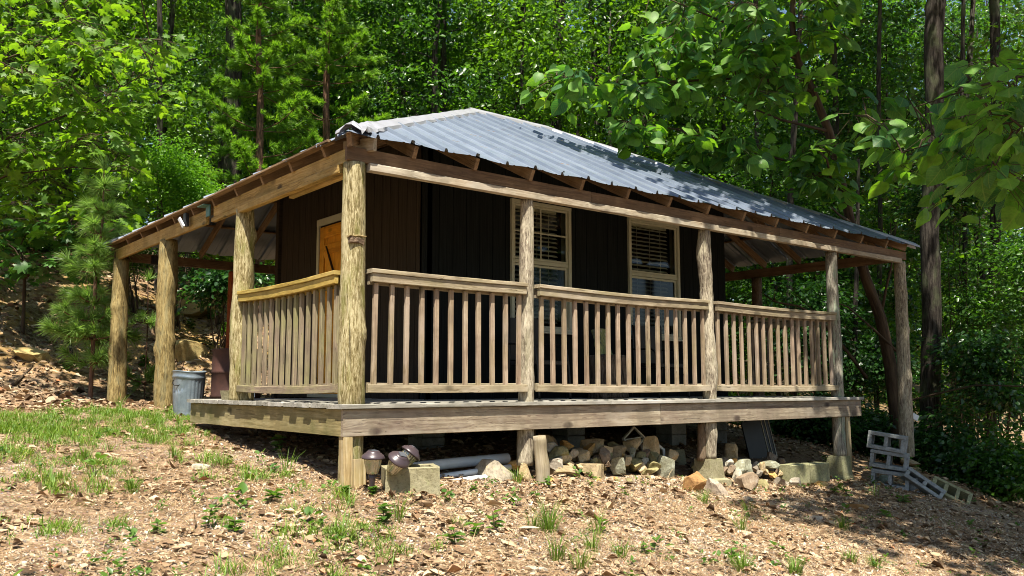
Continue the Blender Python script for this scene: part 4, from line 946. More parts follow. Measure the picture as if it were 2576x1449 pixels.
def sprays(cent, outw, per, rad, flat=.25, droop=.25, jit=.5):
    """leaves set round spray centres in loose flat discs; returns positions, directions, normals"""
    n = len(cent); a = rng.uniform(0, 2*np.pi, (n, per)); r = rad*np.sqrt(rng.uniform(0, 1, (n, per)))
    dx, dy = np.cos(a)*r, np.sin(a)*r; dzz = rng.normal(0, flat*rad, (n, per))-droop*r
    P = cent[:, None, :]+np.stack([dx, dy, dzz], -1)
    D = np.stack([np.cos(a), np.sin(a), -droop-.2+rng.normal(0, .25, (n, per))], -1)+outw[:, None, :]*.6+rng.normal(0, jit, (n, per, 3))*.6
    Nn = np.array([0, 0, 1.])+rng.normal(0, jit, (n, per, 3))+outw[:, None, :]*.35
    return P.reshape(-1, 3), D.reshape(-1, 3), Nn.reshape(-1, 3)
LM = {
 'forest': leafmat('forest_leaf', (.02, .06, .006), (.12, .25, .018), (1.9, 1.9, .5), .5, .36, .6, (.20, .30, .03)),
 'forest2': leafmat('dark_forest_leaf', (.012, .045, .010), (.075, .18, .022), (1.8, 1.9, .6), .48, .36, .6),
 'tulip': leafmat('lobed_leaf', (.06, .15, .014), (.15, .29, .024), (1.9, 1.8, .5), .5, .5, .45, (.22, .30, .03), True),
 'maple': leafmat('dark_lobed_leaf', (.03, .095, .022), (.07, .17, .03), (1.6, 1.8, .7), .4, .42, .5),
 'heart': leafmat('big_heart_leaf', (.03, .12, .05), (.15, .31, .04), (1.8, 1.8, .4), .5, .52, .45, (.24, .30, .03), True),
 'bush': leafmat('bush_leaf', (.05, .15, .012), (.13, .27, .02), (1.7, 1.8, .6), .45, .4, .5),
 'needle': leafmat('pine_needle', (.10, .20, .03), (.24, .36, .10), (1.4, 1.5, .8), .45, .4, .5, (.2, .3, .08)),
 'needle2': leafmat('soft_pine_needle', (.07, .17, .012), (.21, .36, .04), (1.5, 1.6, .6), .5, .42, .5),
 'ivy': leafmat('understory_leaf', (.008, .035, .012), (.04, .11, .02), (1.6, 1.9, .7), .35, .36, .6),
 'grass': leafmat('grass_blade', (.07, .15, .015), (.16, .26, .03), (1.5, 1.5, .6), .35, .5, .35, (.42, .34, .10)),
 'weed': leafmat('weed_leaf', (.045, .11, .02), (.11, .20, .035), (1.6, 1.7, .6), .4, .42, .5),
}
def ramped(name, stops, rough=.8, bump=0, trans=0):
    t = NT(name); r = t.n('NewGeometry').outputs['Random Per Island']; c = t.ramp(r, stops)
    return t.fin(c, rough, .25)
LM['litter'] = ramped('dry_leaf', [(.0, (.06, .036, .020)), (.25, (.15, .09, .05)), (.5, (.26, .17, .10)), (.75, (.37, .265, .165)), (.93, (.50, .40, .275)), (1, (.30, .12, .05))])
LM['straw'] = ramped('pine_straw', [(.0, (.15, .08, .04)), (.5, (.36, .23, .125)), (1, (.55, .42, .26))])
LM['gravel'] = ramped('gravel_chip', [(.0, (.14, .12, .10)), (.3, (.30, .24, .19)), (.6, (.48, .39, .28)), (.85, (.64, .57, .47)), (1, (.46, .29, .13))])
t = NT('tree_bark'); v = t.wc(); a = t.noise(t.mapv(v, (4, 18, 18)), 1, 6, .7); b = t.noise(v, 2.2, 4)
c = t.ramp(a, [(.36, (.013, .010, .008)), (.5, (.04, .033, .028)), (.66, (.09, .076, .064))]); c = t.mix(t.ramp(b, [(.52, 0.0), (.66, .5)]), c, (.10, .12, .06)); M['trunk'] = t.fin(c, .9, .15, nrm=t.bump(a, 1.0, .03))
t = NT('brown_smooth_bark'); v = t.wc(); a = t.noise(t.mapv(v, (3, 14, 14)), 1, 5, .6)
c = t.ramp(a, [(.36, (.03, .020, .013)), (.64, (.085, .058, .036))]); M['bark_brown'] = t.fin(c, .8, .2, nrm=t.bump(a, .6, .02))
t = NT('pine_bark'); v = t.wc(); a = t.noise(t.mapv(v, (6, 16, 16)), 1, 5, .7)
c = t.ramp(a, [(.36, (.06, .035, .025)), (.64, (.22, .12, .075))]); M['bark_pine'] = t.fin(c, .9, .15, nrm=t.bump(a, .8, .02))

# ------------------------------------------------------------------ broadleaf forest trees
def branch_path(p0, p1, sagz=.0, k=5, wob=.12):
    p0 = A_(p0, float); p1 = A_(p1, float); pts = []
    for i in range(k+1):
        f = i/k; p = p0+(p1-p0)*f; p = p+rng.normal(0, wob, 3)*math.sin(math.pi*f); p[2] += sagz*math.sin(math.pi*f); pts.append(p)
    return pts
VAR = []
def forest_variant(h, rmax, zlo, nclump, leaves, size, lm, seed, tmpl=LEAF, thick=.16, lean=.4):
    global rng
    old = rng; rng = np.random.default_rng(seed); random.seed(seed)
    g = Geo(); top = A_((rng.uniform(-lean, lean), rng.uniform(-lean, lean), h)); pts = [A_((0, 0, -.4))]
    for f in (.2, .4, .6, .8, 1): pts.append(top*f+A_((*rng.normal(0, .12, 2), 0)))
    log(g, pts, [thick, thick*.86, thick*.75, thick*.6, thick*.42, thick*.15], 10, .35, .12, 3, seed)
    cents = []; P = np.array(pts)
    for k in range(nclump):
        z = zlo+(h-zlo)*(k+rng.uniform(0, 1))/nclump; f = (z-zlo)/(h-zlo); a = rng.uniform(0, 6.28); r = rmax*(.35+.65*rng.uniform())*(1-.45*f**2)
        c0 = A_([np.interp(z, P[:, 2], P[:, q]) for q in (0, 1)]+[z]); c1 = c0+A_((math.cos(a)*r, math.sin(a)*r, rng.uniform(-.2, .5)))
        zz_ = max(.3, z-r*.45); c00 = A_([np.interp(zz_, P[:, 2], P[:, q]) for q in (0, 1)]+[zz_])
        log(g, branch_path(c00, c1, .1, 4, .08), [thick*.22*(1-.5*f), .02, .012, .009, .006], 5, .3, 0, 0, k, False)
        cents.append((c1, r))
    per = 26; ns = leaves//per; idx_ = rng.integers(0, nclump, ns)
    C = np.array([c for c, r in cents])[idx_]; C = C+rng.normal(0, 1, (ns, 3))*A_((.60, .60, .22))*rmax/2.6
    ow = C*A_((1, 1, 0)); ow = ow/(np.linalg.norm(ow, axis=1, keepdims=True)+1e-6)
    Pp, D_, N_ = sprays(C, ow, per, .42, .16, .3, .8)
    keep = Pp[:, 2] > .25; Pp, D_, N_ = Pp[keep], D_[keep], N_[keep]
    V, F = scatter(tmpl[0], tmpl[1], rotmats(D_, N_), size*rng.uniform(.6, 1.25, len(Pp)), Pp)
    rng = old
    to = g.build('trunk', M['trunk']); co = mesh_np('crown', V, F, lm)
    tm, cm = to.data, co.data; bpy.data.objects.remove(to); bpy.data.objects.remove(co)
    return tm, cm
VAR.append(forest_variant(10.5, 3.0, 1.0, 24, 11000, .15, LM['forest'], 21))
VAR.append(forest_variant(14, 2.8, 2.0, 26, 11000, .145, LM['forest2'], 22, thick=.13))
VAR.append(forest_variant(9.5, 2.6, .5, 22, 11500, .13, LM['forest'], 23, thick=.10))
VAR.append(forest_variant(16, 3.3, 3.0, 26, 11000, .16, LM['forest2'], 24, thick=.15))
VAR.append(forest_variant(8, 2.4, .3, 22, 10500, .13, LM['forest2'], 25, thick=.07))
def put_tree(var, x, y, s, rz, name, label, group, tilt=0, cat='tree'):
    e = empty(name, (x, y, g1(x, y)), label, cat, group); e.scale = (s, s, s); e.rotation_euler = (tilt, 0, rz)
    for nm, me in zip(('trunk', 'crown'), VAR[var]):
        o = bpy.data.objects.new(nm, me); col.objects.link(o); o.parent = e
    return e
def polar(u, d):
    p = at(u, 971, d); return p[0], p[1]
near = [ # photo column, metres, variant, scale, label
 (-60, 17.5, 2, 1.0, 'leafy bright green tree at the far left edge above the bank'), (150, 20, 0, 1.05, 'full broadleaf tree rising behind the lobed leaf tree on the left'),
 (405, 20.5, 2, 1.12, 'slim pale-trunked broadleaf tree between the lobed leaf tree and the pines'), (560, 24, 1, 1.1, 'broadleaf tree filling the gap behind the left pine'),
 (900, 25, 0, 1.1, 'broadleaf tree standing behind the right pine'), (1090, 23, 1, 1.0, 'broadleaf tree above the left slope of the roof'),
 (1230, 27, 2, 1.25, 'slender broadleaf tree directly behind the roof peak'), (1500, 24, 1, 1.1, 'broadleaf tree right behind the roof ridge beside the grey trunk'),
 (1640, 28, 0, 1.2, 'tall broadleaf tree behind the overhanging big heart leaves'), (1850, 24, 2, 1.2, 'bright broadleaf tree behind the curved brown trunk'),
 (2060, 27, 0, 1.1, 'broadleaf tree seen right of the curved brown trunk'), (2250, 23, 4, 1.3, 'dark broadleaf tree between the curved trunk and the big dark trunk'),
 (2480, 22, 1, 1.05, 'dark broadleaf tree at the right, beyond the big dark trunk'), (2650, 18, 2, 1.0, 'broadleaf tree at the right edge of the woods'),
 (1120, 24.5, 3, .95, 'leafy broadleaf tree hanging over the view above the roof peak'), (1320, 22.5, 2, 1.15, 'pale green broadleaf tree just left of the grey trunk'), (1570, 22, 2, 1.1, 'pale green broadleaf tree right of the grey trunk'), (1735, 25, 1, 1.0, 'broadleaf tree behind the middle of the big-leaved branches'), (2130, 22, 3, .9, 'tall broadleaf tree behind the bend of the curved brown trunk'), (700, 24, 3, .95, 'tall broadleaf tree between the two pines'),
 (1960, 20, 4, .85, 'low dark tree behind the right end of the cabin')]
for i, (u, d, vr, s, lab) in enumerate(near):
    x, y = polar(u, d); put_tree(vr, x, y, s, i*1.7, 'broadleaf_tree', lab, 'forest trees behind the cabin')
k = 0
for row, (d, step) in enumerate(((31, 225), (37, 215), (44, 200))):
    u = -150+row*70
    while u < 2760:
        x, y = polar(u+rng.uniform(-40, 40), d+rng.uniform(-2, 2)); put_tree([1, 0, 3, 2][k % 4], x, y, 1.1+.15*row+rng.uniform(-.1, .15), k*2.3, 'forest_tree', 'broadleaf tree deep in the woods, mostly hidden by the trees before it', 'trees deep in the woods'); k += 1; u += step
for i, (a_, d) in enumerate(((200, 17), (232, 20), (262, 17), (290, 22), (318, 19), (175, 22), (246, 26), (216, 27), (276, 27), (304, 28), (340, 20))):
    x, y = CAM[0]+math.cos(R(a_))*d, CAM[1]+math.sin(R(a_))*d; put_tree(i % 3, x, y, 1.1, i*1.3, 'forest_tree', 'broadleaf tree across the drive behind the viewer', 'trees across the drive')
# the woods farther off read as one mass
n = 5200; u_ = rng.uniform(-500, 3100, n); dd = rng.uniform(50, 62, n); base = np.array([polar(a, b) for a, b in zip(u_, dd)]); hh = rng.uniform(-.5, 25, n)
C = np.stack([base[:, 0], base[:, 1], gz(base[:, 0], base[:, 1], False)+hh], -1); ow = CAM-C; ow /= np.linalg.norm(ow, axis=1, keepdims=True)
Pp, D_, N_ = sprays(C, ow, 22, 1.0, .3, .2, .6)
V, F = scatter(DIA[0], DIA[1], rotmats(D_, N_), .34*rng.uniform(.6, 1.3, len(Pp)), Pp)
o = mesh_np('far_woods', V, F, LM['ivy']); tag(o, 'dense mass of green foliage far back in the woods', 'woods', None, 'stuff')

# trunks that can be told apart against the leaves (each a tall tree whose crown is mostly above the picture)
def trunk_tree(uvd, radii, label, mat='trunk', name='tall_tree', crown=True, lumps=.06, var=3, group='tall trunks among the leaves'):
    pts = [at(*q) for q in uvd]; b = pts[0].copy(); b[2] = g1(b[0], b[1]); base = b-A_((0, 0, .3))
    P = [base]+[p for p in pts if p[2] > b[2]+.2]; rad = list(radii); rad = [rad[0]]+[np.interp(i/(len(P)-1), np.linspace(0, 1, len(rad)), rad) for i in range(1, len(P))]
    e = empty(name, b, label, 'tree', group)
    g = Geo(); log(g, [p-b for p in P], rad, 14, .12, lumps, 5, int(abs(b[0]*100)))
    tpt = P[-1]-b
    cc = []
    if crown:
        top = tpt+A_((0, 0, 5.0)); log(g, [tpt, (tpt+top)/2+A_((.1, .1, 0)), top], [rad[-1], rad[-1]*.7, .04], 10, .3, .05, 0, 1)
        for k in range(12):
            a = rng.uniform(0, 6.28); z = tpt[2]+rng.uniform(.8, 4.6); c0 = A_((tpt[0], tpt[1], z-.6)); c1 = A_((tpt[0]+math.cos(a)*rng.uniform(.8, 2.3), tpt[1]+math.sin(a)*rng.uniform(.8, 2.3), z+.4)); log(g, branch_path(c0, c1, .1, 3), [.04, .03, .02, .012], 5, .3, 0, 0, k, False); cc.append(c1)
    g.build('trunk', M[mat], e)
    if crown:
        ncl = 420 if uvd[0][0] > 1850 else 170; C = np.array(cc)[rng.integers(0, len(cc), ncl)]+rng.normal(0, 1, (ncl, 3))*A_((.9, .9, .4)); ow = np.zeros_like(C)  # right-hand crowns, out of view, made denser to shade the woods behind
        Pp, D_, N_ = sprays(C, ow, 22, .45, .16, .2); V, F = scatter(LEAF[0], LEAF[1], rotmats(D_, N_), .12*rng.uniform(.6, 1.2, len(Pp)), Pp); mesh_np('crown', V, F, LM['forest2'], e)
    return e
trunk_tree([(1395, 700, 24), (1398, 300, 24), (1402, 150, 24), (1412, -60, 24)], [.20, .18, .165, .15], 'grey trunk standing tallest above the roof ridge')
trunk_tree([(1290, 700, 27), (1300, 200, 27), (1306, 100, 27), (1322, -60, 27)], [.15, .13, .12, .10], 'mottled thinner trunk just left of the grey trunk above the ridge')
trunk_tree([(1012, 700, 29), (1010, 170, 29), (1012, 60, 29), (1008, -60, 29)], [.16, .14, .13, .12], 'dark trunk between the right pine and the mottled trunk')
trunk_tree([(1206, 600, 30), (1204, 60, 30), (1203, -60, 30)], [.09, .08, .07], 'thin straight dark trunk midway above the roof peak')
trunk_tree([(1460, 300, 26), (1480, 240, 26), (1500, 150, 26), (1510, 60, 26)], [.14, .13, .11, .07], 'short leaning dark trunk right of the grey trunk', crown=False)
trunk_tree([(2340, 1000, 15.5), (2345, 800, 15.5), (2338, 600, 15.5), (2352, 300, 15.5), (2348, 100, 15.5), (2362, -80, 15.5)], [.20, .17, .16, .155, .16, .16], 'big dark rough trunk at the right, behind the tall grey post')
trunk_tree([(1985, 700, 19), (1990, 420, 19), (2000, 300, 19), (2006, 190, 19), (2018, -60, 19)], [.075, .07, .065, .055, .045], 'thin black trunk left of the curved brown trunk')
trunk_tree([(582, 620, 21), (585, 470, 21), (578, 330, 21), (590, 150, 21), (585, -60, 21)], [.26, .24, .22, .2, .18], 'thick dark trunk in the shade between the two pines')
trunk_tree([(404, 560, 19), (402, 300, 19), (403, 100, 19), (400, -60, 19)], [.075, .065, .06, .05], 'thin pale trunk left of the pines')
trunk_tree([(2490, 1050, 19), (2500, 700, 19), (2510, 400, 19), (2500, -60, 19)], [.13, .12, .11, .1], 'dim trunk near the right edge behind the big leaves')
trunk_tree([(2205, 1000, 20), (2215, 600, 20), (2210, 200, 20), (2215, -60, 20)], [.06, .055, .05, .04], 'slender dim trunk between the curved trunk and the big dark trunk')
trunk_tree([(2420, 1000, 18), (2428, 600, 18), (2420, 200, 18), (2425, -60, 18)], [.055, .05, .045, .04], 'slender dim trunk just right of the big dark trunk')
trunk_tree([(1900, 700, 22), (1905, 200, 22), (1900, -60, 22)], [.06, .055, .05], 'slender dark trunk behind the big leaves left of the thin black trunk')
trunk_tree([(2150, 960, 18), (2152, 760, 18), (2155, 690, 18), (2160, 400, 18)], [.06, .05, .05, .03], 'thin upright stem behind the right end of the porch', crown=False)

# ------------------------------------------------------------------ pines
def needles(n, ln, wd, spread=1.15, r=None):
    r = r or rng; v = []; f = []
    for i in range(n):
        th = r.uniform(.15, spread); ph = r.uniform(0, 6.28); d = A_((math.sin(th)*math.cos(ph), math.cos(th), math.sin(th)*math.sin(ph))); s = np.cross(d, r.normal(size=3)); s = s/np.linalg.norm(s)*wd
        o_ = A_((0, -.25*ln*r.uniform(0, 1), 0)); L_ = ln*r.uniform(.75, 1.1); b = len(v); m_ = d*L_*.6; e_ = d*L_-A_((0, 0, .0)); v += [o_-s*.5, o_+s*.5, o_+m_+s*.45, o_+m_-s*.45, o_+e_+A_((0, 0, -.12*L_))]; f += [(b, b+1, b+2), (b, b+2, b+3), (b+3, b+2, b+4)]
    return np.array(v), np.array(f)
def pine(uvd, radii, label, whorls, blen, tz0, tuft, ntuft, dens, lm, top_h, seed, slope=.12):
    global rng
    rng2 = np.random.default_rng(seed); pts = [at(*q) for q in uvd]; b = pts[0].copy(); b[2] = g1(b[0], b[1]); P = np.array([b-A_((0, 0, .3))]+[p for p in pts if p[2] > b[2]+.1])
    e = empty('pine_tree', b, label, 'pine'); g = Geo(); rad = np.interp(np.linspace(0, 1, len(P)), np.linspace(0, 1, len(radii)), radii); log(g, [p-b for p in P], rad, 10, .12, .07, 4, seed)
    T = []; D_ = []; H = P[-1][2]-b[2]
    for w_ in range(whorls):
        z = tz0+max(.1, H-tz0)*(w_+.2*rng2.uniform(-1, 1))/whorls; f = float(np.clip((z-tz0)/max(.1, H-tz0), 0, 1)); c0 = A_([np.interp(z+b[2], P[:, 2], P[:, q]) for q in (0, 1)]+[z+b[2]])-b
        nb = rng2.integers(4, 7); a0 = rng2.uniform(0, 6.28)
        for q in range(nb):
            a = a0+q*6.283/nb+rng2.uniform(-.3, .3); L_ = blen*(1-.75*f**1.3)*rng2.uniform(.55, 1.1); dr = A_((math.cos(a), math.sin(a), slope+rng2.uniform(-.1, .15)))
            c1 = c0+dr*L_+A_((0, 0, .12*L_)); path = [c0, c0+dr*L_*.5-A_((0, 0, .04*L_)), c1]; log(g, path, [max(.008, .022*(1-f)), .012, .005], 5, .3, 0, 0, q, False)
            nt_ = max(2, int(ntuft*L_/blen))
            for s in np.linspace(.3, 1, nt_):
                p = (c0*(1-s)+c1*s); sd_ = np.cross(dr, (0, 0, 1)); off = sd_*rng2.uniform(-1, 1)*.32*L_*(1.1-s)+A_((0, 0, rng2.uniform(-.06, .08))); T.append(p+off); D_.append(dr+sd_*rng2.uniform(-.7, .7)+A_((0, 0, rng2.uniform(.0, .6))))
    T.append(P[-1]-b); D_.append(A_((0, 0, 1.)))
    g.build('trunk', M['bark_pine'], e)
    T = np.array(T); D_ = np.array(D_); vs = []; fs = []; nb = 0
    for k in range(4):
        tv, tf = needles(dens, tuft, .0075 if tuft > .18 else .013, 1.25, rng2); m_ = np.arange(len(T)) % 4 == k
        V, F = scatter(tv, tf, rotmats(D_[m_], np.tile((0, 0, 1.), (m_.sum(), 1))+rng2.normal(0, .3, (m_.sum(), 3))), rng2.uniform(.75, 1.15, m_.sum()), T[m_]); vs.append(V); fs.append(F+nb); nb += len(V)
    mesh_np('crown', np.concatenate(vs), np.concatenate(fs), lm, e); return e
pine([(235, 850, 13.3), (240, 700, 13.3), (258, 560, 13.3), (262, 420, 13.3)], [.035, .028, .02, .008], 'young long-needled pine at the foot of the bank left of the side porch', 9, .62, .5, .24, 6, 95, LM['needle'], 0, 5)
pine([(372, 800, 14.5), (372, 720, 14.5), (373, 700, 14.5)], [.012, .010, .006], 'pine seedling between the two golden posts', 2, .42, .25, .2, 4, 60, LM['needle'], 0, 6)
pine([(655, 620, 19), (652, 420, 19), (655, 260, 19), (650, 100, 19), (655, -120, 19)], [.11, .095, .08, .065, .05], 'tall soft green pine left above the side porch roof', 11, 2.1, 1.2, .17, 42, 56, LM['needle2'], 0, 7)
pine([(822, 620, 21), (822, 400, 21), (820, 250, 21), (824, 100, 21), (822, -140, 21)], [.11, .10, .085, .07, .05], 'tall soft green pine nearest the crumpled roof corner', 11, 2.4, 1.5, .17, 44, 56, LM['needle2'], 0, 8)

# ------------------------------------------------------------------ near broadleaf trees with large leaves
def cluster_tree(name, label, trunk, trad, twigs, clusters, tmpl, lm, size, per, rad, mat='bark_brown', cat='tree', group=None, flat=.35, droop=.5, jit=.45, face=None, sizes=(.65, 1.2)):
    """trunk: world points; twigs: list of point lists; clusters: (point, radius multiplier)"""
    b = A_(trunk[0]).copy(); e = empty(name, b, label, cat, group); g = Geo(); log(g, [A_(p)-b for p in trunk], trad, 14, .1, .06, 4, 3)
    for tw in twigs: log(g, [A_(p)-b for p in tw], list(np.linspace(.028, .007, len(tw))), 6, .12, .03, 0, 1, False)
    C = np.array([c for c, m_ in clusters])-b; mm = np.array([m_ for c, m_ in clusters])
    node = []
    for pl_ in [trunk]+list(twigs):
        for p0_, p1_ in zip(pl_[:-1], pl_[1:]): node += [A_(p0_)*(1-f)+A_(p1_)*f-b for f in (0, .25, .5, .75)]
        node.append(A_(pl_[-1])-b)
    node = list(node)
    for c in sorted(C, key=lambda c: min(np.linalg.norm(np.array(node)-c, axis=1))):
        k_ = int(np.argmin(np.linalg.norm(np.array(node)-c, axis=1))); q0 = node[k_]; mid_ = (q0+c)/2+A_((0, 0, .06)); log(g, [q0, mid_, c], [.012, .009, .005], 4, .4, 0, 0, 0, False); node += [mid_, c]
    lv, lf, lw = [], [], []; nb = 0
    for c, m_ in zip(C, mm):
        n_ = max(3, int(per*m_**1.5)); P_, D_, N_ = sprays(c[None], np.zeros((1, 3)) if face is None else A_(face, float)[None], n_, rad*m_, flat, droop, jit)
        V, F = scatter(tmpl[0], tmpl[1], rotmats(D_, N_), size*rng.uniform(*sizes, n_), P_); lw.append(np.tile(tmpl[0], (n_, 1))); lv.append(V); lf.append(F+nb); nb += len(V)
        for p in P_: # leaf stalks
            q = c+(p-c)*.25+A_((0, 0, .02)); log(g, [q, p], [.004, .003], 3, 5, 0, 0, 0, False)
    g.build('trunk', M[mat], e); mesh_np('crown', np.concatenate(lv), np.concatenate(lf), lm, e, wc=np.concatenate(lw)); return e
# left lobed-leaf tree: trunk just outside the picture, limbs reaching in
tb = at(-330, 990, 15.6); tb[2] = g1(tb[0], tb[1])-.1
cl = []
lr = np.random.default_rng(12)
for (u0, u1, v0, v1, n_, d0, d1) in [(-120, 300, 90, 380, 46, 14, 17), (-120, 330, 330, 560, 44, 14, 16.5), (200, 455, 90, 200, 10, 14, 16), (250, 420, 200, 330, 8, 14.2, 16), (60, 260, -40, 120, 12, 15, 17), (-100, 120, -60, 100, 12, 15, 17), (120, 300, 520, 590, 6, 14.2, 15.5)]:
    for _ in range(n_): cl.append((at(lr.uniform(u0, u1), lr.uniform(v0, v1), lr.uniform(d0, d1)), lr.uniform(.7, 1.15)))
tops = [at(-330, 700, 15.6), at(-320, 400, 15.4), at(-300, 100, 15.4), at(-280, -150, 15.4)]
tw = [[at(-320, 420, 15.4), at(-100, 400, 15.2), at(60, 330, 15), at(230, 265, 15), at(380, 175, 15)], [at(-325, 560, 15.5), at(-150, 520, 15), at(20, 440, 14.6), at(180, 420, 14.7), at(300, 430, 14.8)], [at(-310, 250, 15.4), at(-120, 200, 15.4), at(60, 130, 15.6), at(220, 60, 15.8)], [at(-325, 640, 15.5), at(-100, 600, 15), at(120, 560, 14.7), at(240, 560, 14.8)]]
for _ in range(42): cl.append((A_((lr.uniform(-6, -.3), lr.uniform(4.6, 7.6), lr.uniform(7.6, 8.6))), lr.uniform(.6, 1.0)))  # unseen high boughs, added to dapple the left bank with shade
cluster_tree('lobed_leaf_tree', 'bright yellow-green tree with large lobed leaves reaching in from the left edge', [tb]+tops, [.13, .12, .10, .07, .05], tw, cl, STAR, LM['tulip'], .20, 20, .56, flat=.13, droop=.3)
# low sapling with darker lobed leaves
sb = at(60, 800, 15); sb[2] = g1(sb[0], sb[1])-.05; cl = [(at(lr.uniform(-60, 230), lr.uniform(545, 690), lr.uniform(14, 15.5)), lr.uniform(.6, 1.0)) for _ in range(34)]
cluster_tree('lobed_leaf_sapling', 'low sapling with dark lobed leaves on the bank at the far left', [sb, at(62, 700, 15), at(50, 620, 15)], [.03, .025, .015], [[at(62, 700, 15), at(120, 650, 14.8), at(200, 660, 14.7)], [at(55, 660, 15), at(0, 620, 15), at(-40, 600, 15)]], cl, STAR, LM['maple'], .20, 15, .42, flat=.2, droop=.25)
# big heart-leaved tree behind the right end of the cabin, its branches over the roof
hb = at(2262, 1060, 14.6); hb[2] = g1(hb[0], hb[1])-.1
trk = [hb, at(2240, 920, 14.6), at(2215, 800, 14.5), at(2178, 700, 14.4), at(2140, 560, 14.2), at(2112, 440, 14), at(2085, 330, 13.8), at(2045, 230, 13.6), at(2005, 150, 13.5), at(1992, 60, 13.5), at(1998, -60, 13.5)]
tw = [[at(2045, 230, 13.6), at(1900, 195, 13.2), at(1700, 205, 12.8), at(1500, 215, 12.5), at(1400, 190, 12.3)], [at(2005, 150, 13.5), at(1880, 80, 13.2), at(1760, 30, 13), at(1640, -20, 13)], [at(2112, 440, 14), at(1980, 405, 13.4), at(1850, 370, 13), at(1700, 325, 12.6), at(1545, 300, 12.2)], [at(2085, 330, 13.8), at(1960, 300, 13.2), at(1840, 250, 13)], [at(2112, 440, 14), at(2090, 450, 13.2), at(2080, 400, 12.4), at(2060, 380, 12)], [at(2140, 560, 14.2), at(2110, 540, 13.4), at(2090, 520, 12.6)],
      [at(2215, 800, 14.5), at(2230, 720, 14.4), at(2245, 660, 14.3), at(2240, 560, 14.2)]]
cl = []
def hc(u0, u1, v0, v1, n_, d0, d1, m0=.6, m1=1.0):
    for _ in range(n_): cl.append((at(lr.uniform(u0, u1), lr.uniform(v0, v1), lr.uniform(d0, d1)), lr.uniform(m0, m1)))
hc(1385, 1520, 168, 210, 5, 12, 12.6); hc(1500, 1760, 180, 250, 9, 12.3, 13); hc(1600, 1990, -10, 130, 22, 12.5, 13.6); hc(1700, 2080, 110, 250, 17, 12.6, 13.6); hc(2000, 2120, -30, 90, 8, 13, 13.8)
hc(1530, 1590, 285, 325, 3, 11.8, 12.2, .5, .7); hc(1600, 1760, 300, 345, 6, 12, 12.6, .5, .7); hc(1740, 1960, 330, 385, 10, 12.6, 13.4, .6, .85); hc(2000, 2110, 350, 420, 6, 13, 13.6); hc(2010, 2110, 400, 480, 8, 13, 13.6, .5, .8)
cluster_tree('heart_leaf_tree', 'curved brown tree with very large heart-shaped leaves hanging over the roof', trk, [.11, .10, .09, .085, .075, .07, .068, .06, .055, .045, .04], tw, cl, HEART, LM['heart'], .205, 20, .44, flat=.3, droop=.5, jit=.6)
# nearer heart-leaved tree at the right edge
rb = at(2900, 1200, 9.5); rb[2] = g1(rb[0], rb[1])-.1
cl = []; hc(2330, 2460, 250, 400, 6, 9.2, 10.4, .5, .8); hc(2420, 2600, 120, 290, 9, 8.6, 9.8); hc(2450, 2620, 290, 430, 10, 8.4, 9.6); hc(2200, 2420, 330, 450, 7, 10, 11.5, .4, .7); hc(2140, 2330, 220, 330, 6, 11, 12.2, .5, .8); hc(2290, 2420, 300, 520, 9, 10.5, 12, .5, .8); hc(2490, 2620, 430, 520, 3, 9, 10, .5, .7)
# boughs above the picture that shade the right of the yard and the roof
ctop = []
for _ in range(135): ctop.append((A_((lr.uniform(4.6, 9.6), lr.uniform(-6.2, -.4), lr.uniform(7.6, 9.6))), lr.uniform(.8, 1.5)))
for _ in range(44): ctop.append((A_((lr.uniform(6.2, 10.0), lr.uniform(-2.0, 1.6), lr.uniform(7.9, 9.2))), lr.uniform(.8, 1.4)))
for _ in range(44): ctop.append((A_((lr.uniform(3.0, 7.6), lr.uniform(-2.4, .6), lr.uniform(7.8, 9.2))), lr.uniform(.7, 1.2)))
for _ in range(85): ctop.append((A_((lr.uniform(2.8, 6.5), lr.uniform(-8.5, -4.2), lr.uniform(7.8, 9.6))), lr.uniform(.8, 1.4)))
for _ in range(75): ctop.append((A_((lr.uniform(1.6, 4.8), lr.uniform(-8.2, -4.4), lr.uniform(7.8, 9.6))), lr.uniform(.8, 1.4)))
for _ in range(55): ctop.append((A_((lr.uniform(6, 8.6), lr.uniform(-4.2, -1.4), lr.uniform(7.8, 9.6))), lr.uniform(.8, 1.4)))
for _ in range(70): ctop.append((A_((lr.uniform(3, 7), lr.uniform(-8, -4), lr.uniform(7.8, 9.6))), lr.uniform(.8, 1.4)))
tw = [[at(2880, 500, 9.5), at(2700, 420, 9.2), at(2560, 370, 9), at(2420, 340, 9.6), at(2280, 380, 10.6)], [at(2890, 300, 9.5), at(2700, 230, 9), at(2560, 190, 8.8), at(2450, 220, 9.4), at(2300, 270, 11)], [at(2900, -100, 9.5), A_((8.2, -3, 7.5)), A_((7, -2.5, 8.4)), A_((5.5, -2, 8.6))], [at(2900, -100, 9.5), A_((9, -3, 7.8)), A_((9, -1, 8.4)), A_((8.5, .6, 8.6))]]
cluster_tree('heart_leaf_tree', 'tree with very large drooping leaves reaching in from the right edge', [rb, at(2890, 800, 9.5), at(2880, 400, 9.5), at(2890, 0, 9.5), at(2900, -400, 9.6)], [.16, .14, .12, .1, .07], tw, cl+ctop, HEART, LM['heart'], .235, 11, .55, flat=.3, droop=.6, jit=.5)

